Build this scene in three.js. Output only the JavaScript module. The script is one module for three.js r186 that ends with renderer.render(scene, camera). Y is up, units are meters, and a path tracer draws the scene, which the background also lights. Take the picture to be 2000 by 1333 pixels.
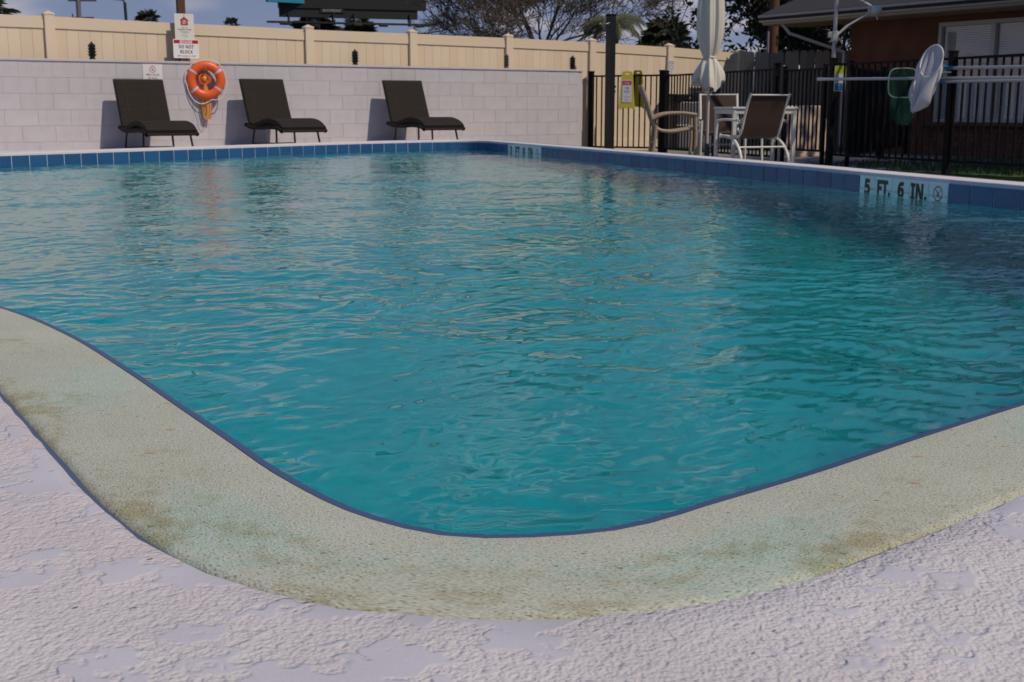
import * as THREE from 'three';
import { mergeGeometries, mergeVertices } from 'three/addons/utils/BufferGeometryUtils.js';
import { RoundedBoxGeometry } from 'three/addons/geometries/RoundedBoxGeometry.js';
import { createNoise2D, createNoise3D } from 'simplex-noise';

// ---------------------------------------------------------------- camera, sky, sun, exposure
const renderer = new THREE.WebGLRenderer({ antialias: true });
renderer.toneMapping = THREE.LinearToneMapping;
renderer.toneMappingExposure = 0.955;
renderer.shadowMap.enabled = true;
const scene = new THREE.Scene();
const EYE = 0.42, PITCH = 10.811 * Math.PI / 180;
const camera = new THREE.PerspectiveCamera(31.289, 1.5, 0.05, 900);
camera.position.set(0, EYE, 0);
camera.lookAt(0, EYE - Math.sin(PITCH), -Math.cos(PITCH));
camera.focus = 1.9;
camera.userData.fStop = 22;

const SUN_DIR = new THREE.Vector3(0.62, 0.93, 0.42).normalize();
const sun = new THREE.DirectionalLight(0xfff1dc, 3.1);
sun.position.copy(SUN_DIR).multiplyScalar(40);
sun.castShadow = true;
sun.shadow.mapSize.set(4096, 4096);
Object.assign(sun.shadow.camera, { left: -26, right: 26, top: 26, bottom: -26, near: 1, far: 110 });
sun.shadow.radius = 1;
scene.add(sun, sun.target);

function random(seed) {
  let a = seed >>> 0;
  return () => { a = (a + 0x6d2b79f5) | 0; let t = Math.imul(a ^ (a >>> 15), 1 | a); t = (t + Math.imul(t ^ (t >>> 7), 61 | t)) ^ t; return ((t ^ (t >>> 14)) >>> 0) / 4294967296; };
}
const rnd = random(7);
const n2 = createNoise2D(random(11)), n2b = createNoise2D(random(12)), n2c = createNoise2D(random(13)), n3 = createNoise3D(random(14));
const clamp = THREE.MathUtils.clamp, lerp = THREE.MathUtils.lerp, smooth = THREE.MathUtils.smoothstep;

function makeSky() {
  const W = 2048, H = 1024, data = new Float32Array(W * H * 4);
  for (let r = 0; r < H; r++) {
    const e = ((r + 0.5) / H - 0.5) * Math.PI, y = Math.sin(e), c = Math.cos(e), up = clamp(y, 0, 1);
    const k = Math.pow(1 - up, 5);
    const base = [lerp(0.07, 0.255, k), lerp(0.14, 0.30, k), lerp(0.31, 0.425, k)];
    for (let q = 0; q < W; q++) {
      const a = ((q + 0.5) / W - 0.5) * 2 * Math.PI, x = c * Math.cos(a), z = c * Math.sin(a);
      let m = 0;
      if (y > -0.02) {
        const s = 2.2 + 1.6 * (1 - up), v = 4.6;
        const f = n3(x * s, y * s * v, z * s) * 0.6 + n3(x * s * 2.3, y * s * v * 2, z * s * 2.3 + 9) * 0.3 + n3(x * s * 5, y * s * v * 4, z * s * 5 + 4) * 0.16 + n3(x * s * 11, y * s * v * 8, z * s * 11) * 0.08;
        m = smooth(f, -0.14 + 0.85 * up, 0.40 + 0.85 * up) * 0.85;   // scattered cumulus, closing up towards the horizon
      }
      const i = (r * W + q) * 4;
      data[i] = lerp(base[0], 0.52, m); data[i + 1] = lerp(base[1], 0.475, m); data[i + 2] = lerp(base[2], 0.515, m); data[i + 3] = 1;
    }
  }
  const t = new THREE.DataTexture(data, W, H, THREE.RGBAFormat, THREE.FloatType);
  t.mapping = THREE.EquirectangularReflectionMapping; t.magFilter = THREE.LinearFilter; t.needsUpdate = true;
  return t;
}
const sky = makeSky();
scene.background = sky;
scene.environment = sky;

// ---------------------------------------------------------------- helpers
const taken = new Map();
function numbered(name) { const n = taken.get(name) ?? 0; taken.set(name, n + 1); return n ? name + '_' + String(n).padStart(3, '0') : name; }
function shadows(o) { o.castShadow = o.receiveShadow = true; return o; }
function mesh(name, geometry, material, parent) {       // a part, or a piece of the setting
  const m = shadows(new THREE.Mesh(geometry, material)); m.name = parent ? name : numbered(name);
  (parent ?? scene).add(m); return m;
}
function tag(o, label, category, group) { o.userData.label = label; o.userData.category = category; if (group) o.userData.group = group; return o; }
function thing(name, label, category, position = [0, 0, 0], turn = 0, group) {
  const g = new THREE.Group(); g.name = numbered(name); g.position.set(...position); g.rotation.y = turn; scene.add(g);
  return tag(g, label, category, group);
}
function structure(name, geometry, material) { const m = mesh(name, geometry, material); m.userData.kind = 'structure'; return m; }
function copyOf(o, label, position, turn) {
  const c = o.clone(); c.name = numbered(o.name); c.position.set(...position); if (turn !== undefined) c.rotation.y = turn;
  c.userData = { ...o.userData }; if (label) c.userData.label = label; scene.add(c); return c;
}
const M4 = new THREE.Matrix4();
function place(g, x = 0, y = 0, z = 0, rx = 0, ry = 0, rz = 0) {
  M4.makeRotationFromEuler(new THREE.Euler(rx, ry, rz)); M4.setPosition(x, y, z); return g.applyMatrix4(M4);
}
const box = (w, h, d, x, y, z, rx, ry, rz) => place(new THREE.BoxGeometry(w, h, d), x, y, z, rx, ry, rz);
const soft = (w, h, d, r, x, y, z, rx, ry, rz) => place(new RoundedBoxGeometry(w, h, d, 2, r), x, y, z, rx, ry, rz);
const rod = (r1, r2, h, x, y, z, n = 10, rx, ry, rz) => place(new THREE.CylinderGeometry(r1, r2, h, n), x, y, z, rx, ry, rz);
const V = (x, y, z) => new THREE.Vector3(x, y, z);
function tube(points, r, n = 24, k = 8, closed = false) {
  return new THREE.TubeGeometry(new THREE.CatmullRomCurve3(points.map((p) => (p.isVector3 ? p : V(...p))), closed, 'centripetal'), n, r, k, closed);
}
function bar(a, b, r, k = 8) {                          // a straight round bar between two points
  a = V(...a); b = V(...b); const d = b.clone().sub(a), g = new THREE.CylinderGeometry(r, r, d.length(), k);
  M4.makeRotationFromQuaternion(new THREE.Quaternion().setFromUnitVectors(V(0, 1, 0), d.clone().normalize())); M4.setPosition(a.add(b).multiplyScalar(0.5));
  return g.applyMatrix4(M4);
}
function beam(a, b, w, d) {                             // a straight square bar between two points
  a = V(...a); b = V(...b); const v = b.clone().sub(a), L = v.length(), g = new THREE.BoxGeometry(w, d, L);
  M4.lookAt(b, a, Math.abs(v.y / L) > 0.95 ? V(1, 0, 0) : V(0, 1, 0)); M4.setPosition(a.add(b).multiplyScalar(0.5)); return g.applyMatrix4(M4);
}
const join = (list) => mergeGeometries(list.map((g) => (g.index ? g.toNonIndexed() : g)).map((g) => { for (const k of Object.keys(g.attributes)) if (!['position', 'normal', 'uv'].includes(k)) g.deleteAttribute(k); return g; }));
const lin = (r, g, b) => new THREE.Color().setRGB(r, g, b);
const mat = (color, roughness = 0.7, more = {}) => new THREE.MeshStandardMaterial({ color: Array.isArray(color) ? lin(...color) : color, roughness, ...more });
function grid(w, h, f, { srgb = false, mirror = true } = {}) {   // a computed texture: f(i, j) -> [r, g, b] in 0..1
  const d = new Uint8Array(w * h * 4);
  for (let j = 0, o = 0; j < h; j++) for (let i = 0; i < w; i++, o += 4) { const c = f(i, j); d[o] = clamp(c[0], 0, 1) * 255; d[o + 1] = clamp(c[1], 0, 1) * 255; d[o + 2] = clamp(c[2], 0, 1) * 255; d[o + 3] = 255; }
  const t = new THREE.DataTexture(d, w, h); t.magFilter = THREE.LinearFilter; t.wrapS = t.wrapT = mirror ? THREE.MirroredRepeatWrapping : THREE.RepeatWrapping;
  if (srgb) t.colorSpace = THREE.SRGBColorSpace; t.needsUpdate = true; return t;
}
function print(w, h, draw) {                            // flat print: lettering and marks
  const c = document.createElement('canvas'); c.width = w; c.height = h; draw(c.getContext('2d'), w, h);
  const t = new THREE.CanvasTexture(c); t.colorSpace = THREE.SRGBColorSpace; return t;
}
// the yard's own axes: t runs along the block wall, n out from it towards the pool
const TURN = 0.5788, AX = V(Math.cos(TURN), 0, -Math.sin(TURN)), AN = V(Math.sin(TURN), 0, Math.cos(TURN)), ORIGIN = V(-6.25, 0, -15.66);
const yard = (t, y, n) => [ORIGIN.x + AX.x * t + AN.x * n, y, ORIGIN.z + AX.z * t + AN.z * n];

// ---------------------------------------------------------------- the pool's outline (x, forward distance), near corner first, running right
const OUT = [[-0.026, 1.165], [0.105, 1.189], [0.224, 1.279], [0.365, 1.394], [0.538, 1.549], [0.746, 1.728], [1.30, 2.2], [2.2, 2.95], [2.95, 3.62], [3.3, 4.1], [3.42, 4.75], [3.22, 5.5], [2.85, 6.82], [2.65, 7.43], [2.36, 8.42], [2.23, 8.91], [1.42, 11.35], [0.38, 14.36], [-0.13, 15.82],
  [-0.41, 16.52], [-0.69, 16.67], [-1.03, 16.55], [-1.97, 15.72], [-3.0, 14.35], [-4.05, 12.90], [-4.82, 11.80], [-6.2, 9.75], [-7.1, 8.4], [-7.45, 7.5], [-7.2, 6.8], [-6.4, 6.2], [-4.4, 4.95], [-2.8, 3.95], [-1.75, 3.2], [-1.108, 2.604], [-0.849, 2.285], [-0.629, 1.951], [-0.481, 1.712], [-0.364, 1.524], [-0.27, 1.373], [-0.163, 1.238], [-0.078, 1.177]];
const outlineCurve = new THREE.CatmullRomCurve3(OUT.map(([x, d]) => V(x, 0, -d)), true, 'centripetal');
outlineCurve.arcLengthDivisions = 4000;
const EDGE_N = 900, LEN = outlineCurve.getLength();
const edge = [], edgeOut = [];
for (let i = 0; i < EDGE_N; i++) { edge.push(outlineCurve.getPointAt(i / EDGE_N)); const g = outlineCurve.getTangentAt(i / EDGE_N); edgeOut.push(V(-g.z, 0, g.x)); }
const CENTRE = V(-1.5, 0, -8.5);
{ const i = 0; if (edgeOut[i].dot(edge[i].clone().sub(CENTRE)) < 0) edgeOut.forEach((v) => v.negate()); }
const off = (i, s) => { const k = ((i % EDGE_N) + EDGE_N) % EDGE_N; return edge[k].clone().addScaledVector(edgeOut[k], s); };
function insidePool(x, z) {
  let c = false;
  for (let i = 0, j = EDGE_N - 3; i < EDGE_N; j = i, i += 3) { const a = edge[i], b = edge[j]; if ((a.z > z) !== (b.z > z) && x < ((b.x - a.x) * (z - a.z)) / (b.z - a.z) + a.x) c = !c; }
  return c;
}
function distanceToPool(x, z) { let m = 1e9; for (let i = 0; i < EDGE_N; i += 2) { const d = (edge[i].x - x) ** 2 + (edge[i].z - z) ** 2; if (d < m) m = d; } return Math.sqrt(m); }
// the deck falls away from the pool towards its drains; it lies level where the camera stands
const rightness = (x, z) => { const t = (x - ORIGIN.x) * AX.x + (z - ORIGIN.z) * AX.z, n = (x - ORIGIN.x) * AN.x + (z - ORIGIN.z) * AN.z; return smooth(t + 0.24 * (n - 2.4), 5.35, 5.9); };
const fall = (s, x, z) => -(lerp(0.042, 0.038, rightness(x, z)) * clamp(s - 0.2, 0, 2.6) + (0.20 + 0.14 * smooth((x - ORIGIN.x) * AN.x + (z - ORIGIN.z) * AN.z, 6.4, 7.6)) * rightness(x, z) * smooth(s, 0.22, 0.6)) * smooth(-z, 2.5, 5.5);
const deckY = (x, z) => fall(distanceToPool(x, z), x, z) + 0.002;
const WATER = -0.135;
function strip(rows, closed = true) {                  // rows of points joined into a sheet; uv in metres
  const m = rows[0].length, p = [], uv = [], ix = [];
  for (const r of rows) for (const v of r) { p.push(v.x, v.y, v.z); uv.push(v.x, -v.z); }
  for (let a = 0; a + 1 < rows.length; a++) for (let i = 0; i < (closed ? m : m - 1); i++) { const j = (i + 1) % m, q = a * m; ix.push(q + i, q + m + i, q + j, q + j, q + m + i, q + m + j); }
  const g = new THREE.BufferGeometry(); g.setAttribute('position', new THREE.Float32BufferAttribute(p, 3)); g.setAttribute('uv', new THREE.Float32BufferAttribute(uv, 2)); g.setIndex(ix); g.computeVertexNormals(); return g;
}
const ring = (s, y, a = 0, b = EDGE_N) => { const r = []; for (let i = a; i < b; i++) { const v = off(i, s); v.y = typeof y === 'function' ? y(v) : y; r.push(v); } return r; };

// ---------------------------------------------------------------- pool shell, water, coping, deck, ground
const depthAt = (x, z) => { const d = -z; return 1.12 + 0.75 * smooth(x * 0.9 - d * 0.12, -2.2, 2.2) + 0.25 * smooth(12 - d, 0, 9); };
const plasterMap = grid(1024, 1024, (i, j) => {   // pale blue-green plaster, evenly toned with a faint cloudiness and sandy grain
  const x = i / 1024 * 4, y = j / 1024 * 4, c = 0.022 * n2(x * 0.9, y * 0.9) + 0.018 * n2b(x * 3.2, y * 3.2) + 0.03 * (rnd() - 0.5);
  return [0.64 + c, 0.765 + c, 0.795 + c];
}, { srgb: true });
plasterMap.repeat.set(1 / 4, 1 / 4);
const plaster = new THREE.MeshStandardMaterial({ map: plasterMap, roughness: 0.85 });
{
  const wallRows = [ring(0.004, -0.02), ring(0.004, -0.6), ring(0, -1.0)], floorRows = [];
  for (const k of [1, 0.985, 0.95, 0.88, 0.78, 0.66, 0.54, 0.42, 0.3, 0.18, 0.08, 0.02]) {
    const r = [];
    for (let i = 0; i < EDGE_N; i += 1) { const v = CENTRE.clone().lerp(edge[i], k), d = depthAt(v.x, v.z), e = edge[i].distanceTo(v); v.y = WATER - d + 0.28 * Math.pow(clamp(1 - e / 0.3, 0, 1), 2); r.push(v); }
    floorRows.push(r);
  }
  structure('pool_basin', strip([...wallRows, ...floorRows]), plaster);
}
// water: ripples as real geometry over the whole pool, colour from its depth
const wave = (x, z) => {
  const g = 0.65 + 0.35 * n2c(x * 0.35 + 3, z * 0.35), wx = x + 0.12 * n2(x * 1.1 + 7, z * 1.1), wz = z + 0.12 * n2b(x * 1.1, z * 1.1 + 5);
  return 0.0046 * n2(wx * 0.9, wz * 1.2) + 0.0034 * g * n2b(wx * 2.6, wz * 3.4) + 0.0030 * g * n2c(wx * 6.2, wz * 7.4) + 0.0016 * g * n2(wx * 13, wz * 15) + 0.00048 * n2b(wx * 27, wz * 31);
};
{
  const C = 0.022, x0 = -7.7, x1 = 3.7, z0 = -16.9, z1 = -1.0, nx = Math.ceil((x1 - x0) / C), nz = Math.ceil((z1 - z0) / C);
  const inside = new Uint8Array(nx * nz), id = new Int32Array((nx + 1) * (nz + 1)).fill(-1), p = [], nr = [], uv = [], ix = [];
  for (let j = 0; j < nz; j++) {                        // scan line by line: which cells lie within the basin, or within 5 cm of its wall
    const z = z0 + (j + 0.5) * C, cuts = [];
    for (let i = 0; i < EDGE_N; i++) { const a = off(i, 0.05), b = off(i + 1, 0.05); if ((a.z > z) !== (b.z > z)) cuts.push(a.x + ((z - a.z) / (b.z - a.z)) * (b.x - a.x)); }
    cuts.sort((a, b) => a - b);
    for (let k = 0; k + 1 < cuts.length; k += 2) for (let i = Math.max(0, Math.ceil((cuts[k] - x0) / C - 0.5)); i < nx && x0 + (i + 0.5) * C < cuts[k + 1]; i++) inside[j * nx + i] = 1;
  }
  const vert = (i, j) => {
    const k = j * (nx + 1) + i; if (id[k] >= 0) return id[k];
    const x = x0 + i * C, z = z0 + j * C, e = 0.004, h = wave(x, z), dx = (wave(x + e, z) - wave(x - e, z)) / (2 * e), dz = (wave(x, z + e) - wave(x, z - e)) / (2 * e), l = Math.hypot(dx, 1, dz);
    p.push(x, WATER + h, z); nr.push(-dx / l, 1 / l, -dz / l); uv.push(x, -z);
    return (id[k] = p.length / 3 - 1);
  };
  for (let j = 0; j < nz; j++) for (let i = 0; i < nx; i++) if (inside[j * nx + i]) { const a = vert(i, j), b = vert(i + 1, j), c = vert(i, j + 1), d = vert(i + 1, j + 1); ix.push(a, c, b, b, c, d); }
  const g = new THREE.BufferGeometry();
  g.setAttribute('position', new THREE.Float32BufferAttribute(p, 3)); g.setAttribute('normal', new THREE.Float32BufferAttribute(nr, 3)); g.setAttribute('uv', new THREE.Float32BufferAttribute(uv, 2)); g.setIndex(ix);
  const water = new THREE.MeshPhysicalMaterial({ color: 0xffffff, roughness: 0.0, ior: 1.333, transmission: 1, thickness: 1.4, attenuationColor: lin(0.28, 0.935, 0.942), attenuationDistance: 1 });
  structure('pool_water', g, water);
}
// coping: a cast band with a rounded nose; grainy where it is bare, painted white on the far sides
const idx = (px, pd) => { let b = 0, m = 1e9; for (let i = 0; i < EDGE_N; i++) { const d = (edge[i].x - px) ** 2 + (edge[i].z + pd) ** 2; if (d < m) { m = d; b = i; } } return b; };
const I_RIGHT = idx(3.42, 4.75), I_LEFT = idx(-7.45, 7.5);
const copingMap = grid(2048, 512, (i, j) => {       // u along the band over 2.4 m, v across it from the water to the deck
  const x = i / 2048 * 2.4, v = j / 512, y = v * 0.205, cloud = n2(x * 2.1, y * 2.1) * 0.5 + n2b(x * 5.5, y * 5.5) * 0.3 + n2c(x * 13, y * 13) * 0.2;
  const dirt = smooth(0.75 * n2c(x * 2.3 + 4, y * 5) + 0.5 * n2(x * 8, y * 14) + 0.4 * n2b(x * 34, y * 34) + (rnd() - 0.5) * 0.9 + 1.5 * (v - 0.62), 0.25, 1.15), teal = smooth(n2b(x * 1.9 + 8, y * 3 + 3) + 0.3 * n2(x * 30, y * 30) + (rnd() - 0.5) * 0.4, 0.1, 0.9);
  const grain = rnd(), speck = n2(x * 260, y * 260), dot = n2b(x * 75 + 31, y * 75) > 0.94 ? 1 : 0, rust = n2c(x * 26 + 60, y * 26) > 0.93 ? 1 : 0;
  let r = 0.682 + 0.03 * cloud, g = 0.688 + 0.03 * cloud, b = 0.63 + 0.03 * cloud;
  r -= 0.085 * dirt; g -= 0.115 * dirt; b -= 0.165 * dirt;
  r -= 0.05 * teal; g += 0.004 * teal; b += 0.012 * teal;
  const q = (grain - 0.5) * 0.17 + speck * 0.05; r += q; g += q; b += q;
  if (speck < -0.66) { r -= 0.17; g -= 0.17; b -= 0.16; }
  if (dot) { r *= 0.5; g *= 0.48; b *= 0.45; }
  if (rust) { r = lerp(r, 0.66, 0.6); g = lerp(g, 0.47, 0.6); b = lerp(b, 0.36, 0.6); }
  return [r, g, b];
}, { srgb: true });
const copingBump = grid(1024, 1024, (i, j) => { const x = i / 1024 * 1.2, y = j / 1024 * 1.2, v = 0.5 + 0.30 * n2(x * 260, y * 260) + 0.16 * n2b(x * 110, y * 110) + 0.3 * (rnd() - 0.5); return [v, v, v]; });
copingBump.repeat.set(2, 0.205 / 1.2);
const bareCoping = new THREE.MeshStandardMaterial({ map: copingMap, bumpMap: copingBump, bumpScale: 0.0009, roughness: 0.9 });
const whiteCoping = mat([0.62, 0.58, 0.60], 0.8, { bumpMap: copingBump, bumpScale: 0.001 });
const CW = 0.205;
const CROSS = [0, 0, 0, 0, 0.004, 0.012, 0.06, 0.13, CW - 0.012, CW - 0.003, CW, CW];
function copingBand(a, b) {
  const rows = [];
  for (const [s, y] of [[0.016, -0.06], [0.002, -0.055], [0.001, -0.03], [0.0015, -0.010], [0.004, -0.003], [0.012, 0], [0.06, 0.0012], [0.13, 0.0012], [CW - 0.012, 0.0006], [CW - 0.003, -0.003], [CW, -0.012], [CW, -0.06]])
    rows.push(ring(s, y, a, b));
  const g = strip(rows, false), uv = g.attributes.uv, m = b - a;   // uv: along the band by 2.4 m, across it by its width
  rows.forEach((r, k) => r.forEach((_, i) => uv.setXY(k * m + i, (a + i) / EDGE_N * LEN / 2.4, clamp(CROSS[k] / CW, 0, 1))));
  return g;
}
structure('pool_coping', copingBand(I_LEFT - EDGE_N, I_RIGHT + 1), bareCoping);
structure('pool_coping', copingBand(I_RIGHT, I_LEFT + 1), whiteCoping);
// blue sealant in the joint between coping and deck
structure('joint_sealant', strip([ring(CW - 0.004, -0.0055), ring(CW + 0.014, -0.0055)]), mat([0.075, 0.10, 0.17], 0.6));

// deck: textured concrete, skip-trowelled so that smooth plates stand between rough hollows
const plate = (x, y) => {
  const wx = x + 0.012 * n2(x * 30, y * 30), wy = y + 0.012 * n2b(x * 30, y * 30);
  return 0.55 * n2(wx * 5.5, wy * 7.5) + 0.42 * n2b(wx * 12, wy * 17) + 0.22 * n2c(wx * 30, wy * 38) - 0.09 + 0.30 * n2c(x * 1.6, y * 1.6);
};
const DN = 2048, deckH = new Float32Array(DN * DN), deckF = new Float32Array(DN * DN);
for (let j = 0; j < DN; j++) for (let i = 0; i < DN; i++) {
  const x = i / DN * 2.4, y = j / DN * 2.4, p = plate(x, y), flat = smooth(p, 0.08, 0.24);
  const pit = Math.max(0, n2c(x * 62 + 40, y * 62) - 0.35), rough = 0.52 + 0.13 * n2(x * 105, y * 105) + 0.09 * n2b(x * 46, y * 46) + 0.12 * n2c(x * 190, y * 190) + 0.09 * n2(x * 330, y * 330) - 0.5 * pit + 0.22 * clamp(p + 0.45, 0, 0.55);
  deckF[j * DN + i] = flat; deckH[j * DN + i] = lerp(rough, 0.88 + 0.02 * n2(x * 20, y * 20) + 0.012 * n2b(x * 120, y * 120), flat);
}
const deckBump = grid(DN, DN, (i, j) => { const v = deckH[j * DN + i]; return [v, v, v]; });
deckBump.repeat.set(1 / 2.4, 1 / 2.4); deckBump.offset.set(0.5, 0);
const deckMap = grid(DN, DN, (i, j) => {
  const x = i / DN * 2.4, y = j / DN * 2.4, f = deckF[j * DN + i], c = 0.02 * n2(x * 2, y * 2) + 0.015 * n2b(x * 7, y * 7) + (rnd() - 0.5) * 0.03, spot = n2c(x * 60 + 9, y * 60) > 0.955 ? 0.4 : 1, pink = 0.5 + 0.5 * n2b(x * 1.3 + 5, y * 1.3);
  return [(lerp(0.772 + 0.012 * pink, 0.745, f) + c) * spot, (lerp(0.755 - 0.010 * pink, 0.733, f) + c) * spot, (lerp(0.760 - 0.006 * pink, 0.765, f) + c) * spot];
}, { srgb: true });
deckMap.repeat.set(1 / 2.4, 1 / 2.4); deckMap.offset.set(0.5, 0);
const deckMat = new THREE.MeshStandardMaterial({ map: deckMap, bumpMap: deckBump, bumpScale: 0.0044, roughness: 0.82 });
{
  const edgeAt = CW + 0.0075, base = ring(edgeAt, 0), rows = [base.map((v, i) => { const q = v.clone().addScaledVector(edgeOut[i], 0.0022 * n2(v.x * 9, v.z * 9) + 0.001 * n2b(v.x * 60, v.z * 60)); q.y = -0.012; return q; })];
  for (const s of [0.0015, 0.05, 0.12, 0.25, 0.5, 0.9, 1.4, 2, 3, 4, 5.2, 6.5, 7.6, 8.6]) rows.push(base.map((v, i) => {
    const dir = v.clone().sub(CENTRE).normalize(), q = (s < 0.01 ? rows[0][i].clone().addScaledVector(edgeOut[i], s) : v.clone().addScaledVector(dir, s)); q.y = fall(s + CW, q.x, q.z) + 0.002; return q;
  }));
  const I_FAR = idx(-0.55, 16.65), part = (a, b) => rows.map((r) => { const o = []; for (let i = a; i <= b; i++) o.push(r[((i % EDGE_N) + EDGE_N) % EDGE_N]); return o; });
  structure('pool_deck', strip(part(I_FAR, I_RIGHT + EDGE_N), false), deckMat);
  const concreteMap = grid(512, 512, (i, j) => { const x = i / 512 * 4, y = j / 512 * 4, v = 0.47 + 0.04 * n2(x, y) + 0.03 * n2b(x * 5, y * 5) + 0.04 * (rnd() - 0.5); return [v, v * 0.97, v * 0.94]; }, { srgb: true });
  concreteMap.repeat.set(1 / 4, 1 / 4);
  structure('patio', strip(part(I_RIGHT, I_FAR), false), new THREE.MeshStandardMaterial({ map: concreteMap, roughness: 0.9 }));
  const soil = grid(512, 512, (i, j) => { const x = i / 512 * 8, y = j / 512 * 8, v = 0.5 + 0.2 * n2(x * 1.5, y * 1.5) + 0.15 * n2b(x * 9, y * 9) + (rnd() - 0.5) * 0.25; return [0.20 + 0.12 * v, 0.24 + 0.12 * v, 0.13 + 0.06 * v]; }, { srgb: true });
  soil.repeat.set(1 / 8, 1 / 8);
  const last = rows[rows.length - 1], far = [last.map((v) => v.clone().setY(v.y - 0.03))];
  for (const k of [1.15, 2, 5, 20, 60]) far.push(last.map((v) => { const q = CENTRE.clone().add(v.clone().sub(CENTRE).multiplyScalar(k)); q.y = -0.30; return q; }));
  structure('ground', strip(far), new THREE.MeshStandardMaterial({ map: soil, roughness: 1 }));
}

// ---------------------------------------------------------------- waterline tiles: a separate tile each along the two far sides, a plain band where only its top edge shows
const glazeBump = grid(128, 128, (i, j) => { const v = 0.5 + 0.3 * n2(i / 40, j / 40) + 0.2 * n2b(i / 14, j / 14); return [v, v, v]; });
const blueTile = [0.92, 1.0, 1.08].map((k) => new THREE.MeshPhysicalMaterial({ color: lin(0.026 * k, 0.098 * k, 0.240 * k), roughness: 0.25,  bumpMap: glazeBump, bumpScale: 0.0006 }));
const whiteTile = new THREE.MeshPhysicalMaterial({ color: lin(0.86, 0.85, 0.85), roughness: 0.3 });
const band = thing('tile_band', 'band of glazed blue waterline tiles with white depth markers round the pool', 'tiles');
const arc = (i) => i / EDGE_N * LEN, A0 = arc(idx(3.36, 5.1)), A1 = arc(idx(-5.9, 10.2));
mesh('grout', strip([ring(0.004, -0.026, idx(3.42, 4.75), idx(-7.1, 8.4)), ring(-0.0062, -0.026, idx(3.42, 4.75), idx(-7.1, 8.4)), ring(-0.0062, -0.225, idx(3.42, 4.75), idx(-7.1, 8.4)), ring(0.004, -0.225, idx(3.42, 4.75), idx(-7.1, 8.4))], false), mat([0.62, 0.66, 0.68], 0.9), band);
{ const a = idx(-5.9, 10.2) - EDGE_N, b = idx(3.36, 5.1); mesh('tile_edge', strip([ring(0.0022, -0.0035, a, b), ring(-0.008, -0.0035, a, b), ring(-0.0105, -0.0065, a, b), ring(-0.0105, -0.215, a, b), ring(0.003, -0.22, a, b)], false), mat([0.045, 0.08, 0.175], 0.4), band); }
function noDiving(g, x, y, r) {
  g.strokeStyle = '#a3262b'; g.lineWidth = r * 0.17; g.beginPath();
  for (let k = 0; k < 8; k++) { const a = (k + 0.5) * Math.PI / 4; g[k ? 'lineTo' : 'moveTo'](x + r * Math.cos(a), y + r * Math.sin(a)); }
  g.closePath(); g.stroke(); g.beginPath(); g.moveTo(x - r * 0.66, y - r * 0.68); g.lineTo(x + r * 0.66, y + r * 0.68); g.stroke();
  g.strokeStyle = '#262626'; g.lineWidth = r * 0.13; g.beginPath(); g.moveTo(x - r * 0.42, y + r * 0.4); g.lineTo(x + r * 0.5, y - r * 0.42); g.moveTo(x - r * 0.12, y - r * 0.1); g.lineTo(x + r * 0.1, y + r * 0.42); g.stroke();
}
const letterTile = (text) => new THREE.MeshPhysicalMaterial({ roughness: 0.3, map: print(256, 256, (g, w, h) => {
  g.fillStyle = '#f4f2f1'; g.fillRect(0, 0, w, h);
  for (let k = 0; k < 260; k++) { g.fillStyle = `rgba(120,105,70,${0.05 + rnd() * 0.09})`; g.fillRect(rnd() * w, 112 + (rnd() + rnd() - 1) * 13, 6 + rnd() * 30, 1 + rnd() * 3); }
  if (text === 'NO') noDiving(g, w / 2, 92, 62);
  else { g.fillStyle = '#101214'; g.textAlign = 'center'; g.font = 'bold 178px sans-serif'; g.save(); g.translate(w / 2, 160); g.scale(text.length > 1 ? 0.92 : 1.0, 1.02); g.fillText(text, 0, 0); g.lineWidth = 13; g.strokeStyle = '#101214'; g.strokeText(text, 0, 0); g.restore(); }
}) });
const tileGeo = new THREE.BoxGeometry(0.1865, 0.190, 0.008), wideGeo = new THREE.BoxGeometry(0.231, 0.190, 0.008);
function tileAt(s, geometry, material, name = 'tile') {
  const u = (s / LEN) % 1, p = outlineCurve.getPointAt(u), t = outlineCurve.getTangentAt(u), m = mesh(name, geometry, material, band);
  const inward = V(t.z, 0, -t.x); if (inward.dot(CENTRE.clone().sub(p)) < 0) inward.negate();
  m.position.copy(p).addScaledVector(inward, 0.0068); m.position.y = -0.025 - 0.096; m.rotation.y = Math.atan2(inward.x, inward.z); return m;
}
{
  const near = arc(idx(2.65, 7.43)), farS = arc(idx(0.35, 14.45)), pitch = 0.1945, wide = 0.239, marks = [];
  ['NO', 'IN.', '6', 'FT.', '5'].forEach((w, k) => marks.push([near + (k + 0.5) * pitch, w, tileGeo]));
  ['NO', 'IN', '8', 'FT', '3'].forEach((w, k) => marks.push([farS + (k + 0.5) * wide, w, wideGeo]));
  for (const [s, w, g] of marks) { const f = letterTile(w); tileAt(s, g, [whiteTile, whiteTile, whiteTile, whiteTile, f, whiteTile], 'marker_tile'); }
  const free = [[A0, near], [near + 5 * pitch, farS], [farS + 5 * wide, A1]];
  for (const [a, b] of free) { const n = Math.floor((b - a) / pitch), p = (b - a) / n; for (let k = 0; k < n; k++) {
    const s = a + (k + 0.5) * p, bend = outlineCurve.getTangentAt(((s - p / 2) / LEN) % 1).angleTo(outlineCurve.getTangentAt(((s + p / 2) / LEN) % 1)), cut = bend > 0.5 ? 5 : bend > 0.09 ? 3 : 1;
    for (let c = 0; c < cut; c++) tileAt(s + ((c + 0.5) / cut - 0.5) * p, tileGeo, blueTile[Math.floor(rnd() * 3)]).scale.x = p / pitch / cut * (cut > 1 ? 0.97 : 1);
  } }
}

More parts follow.
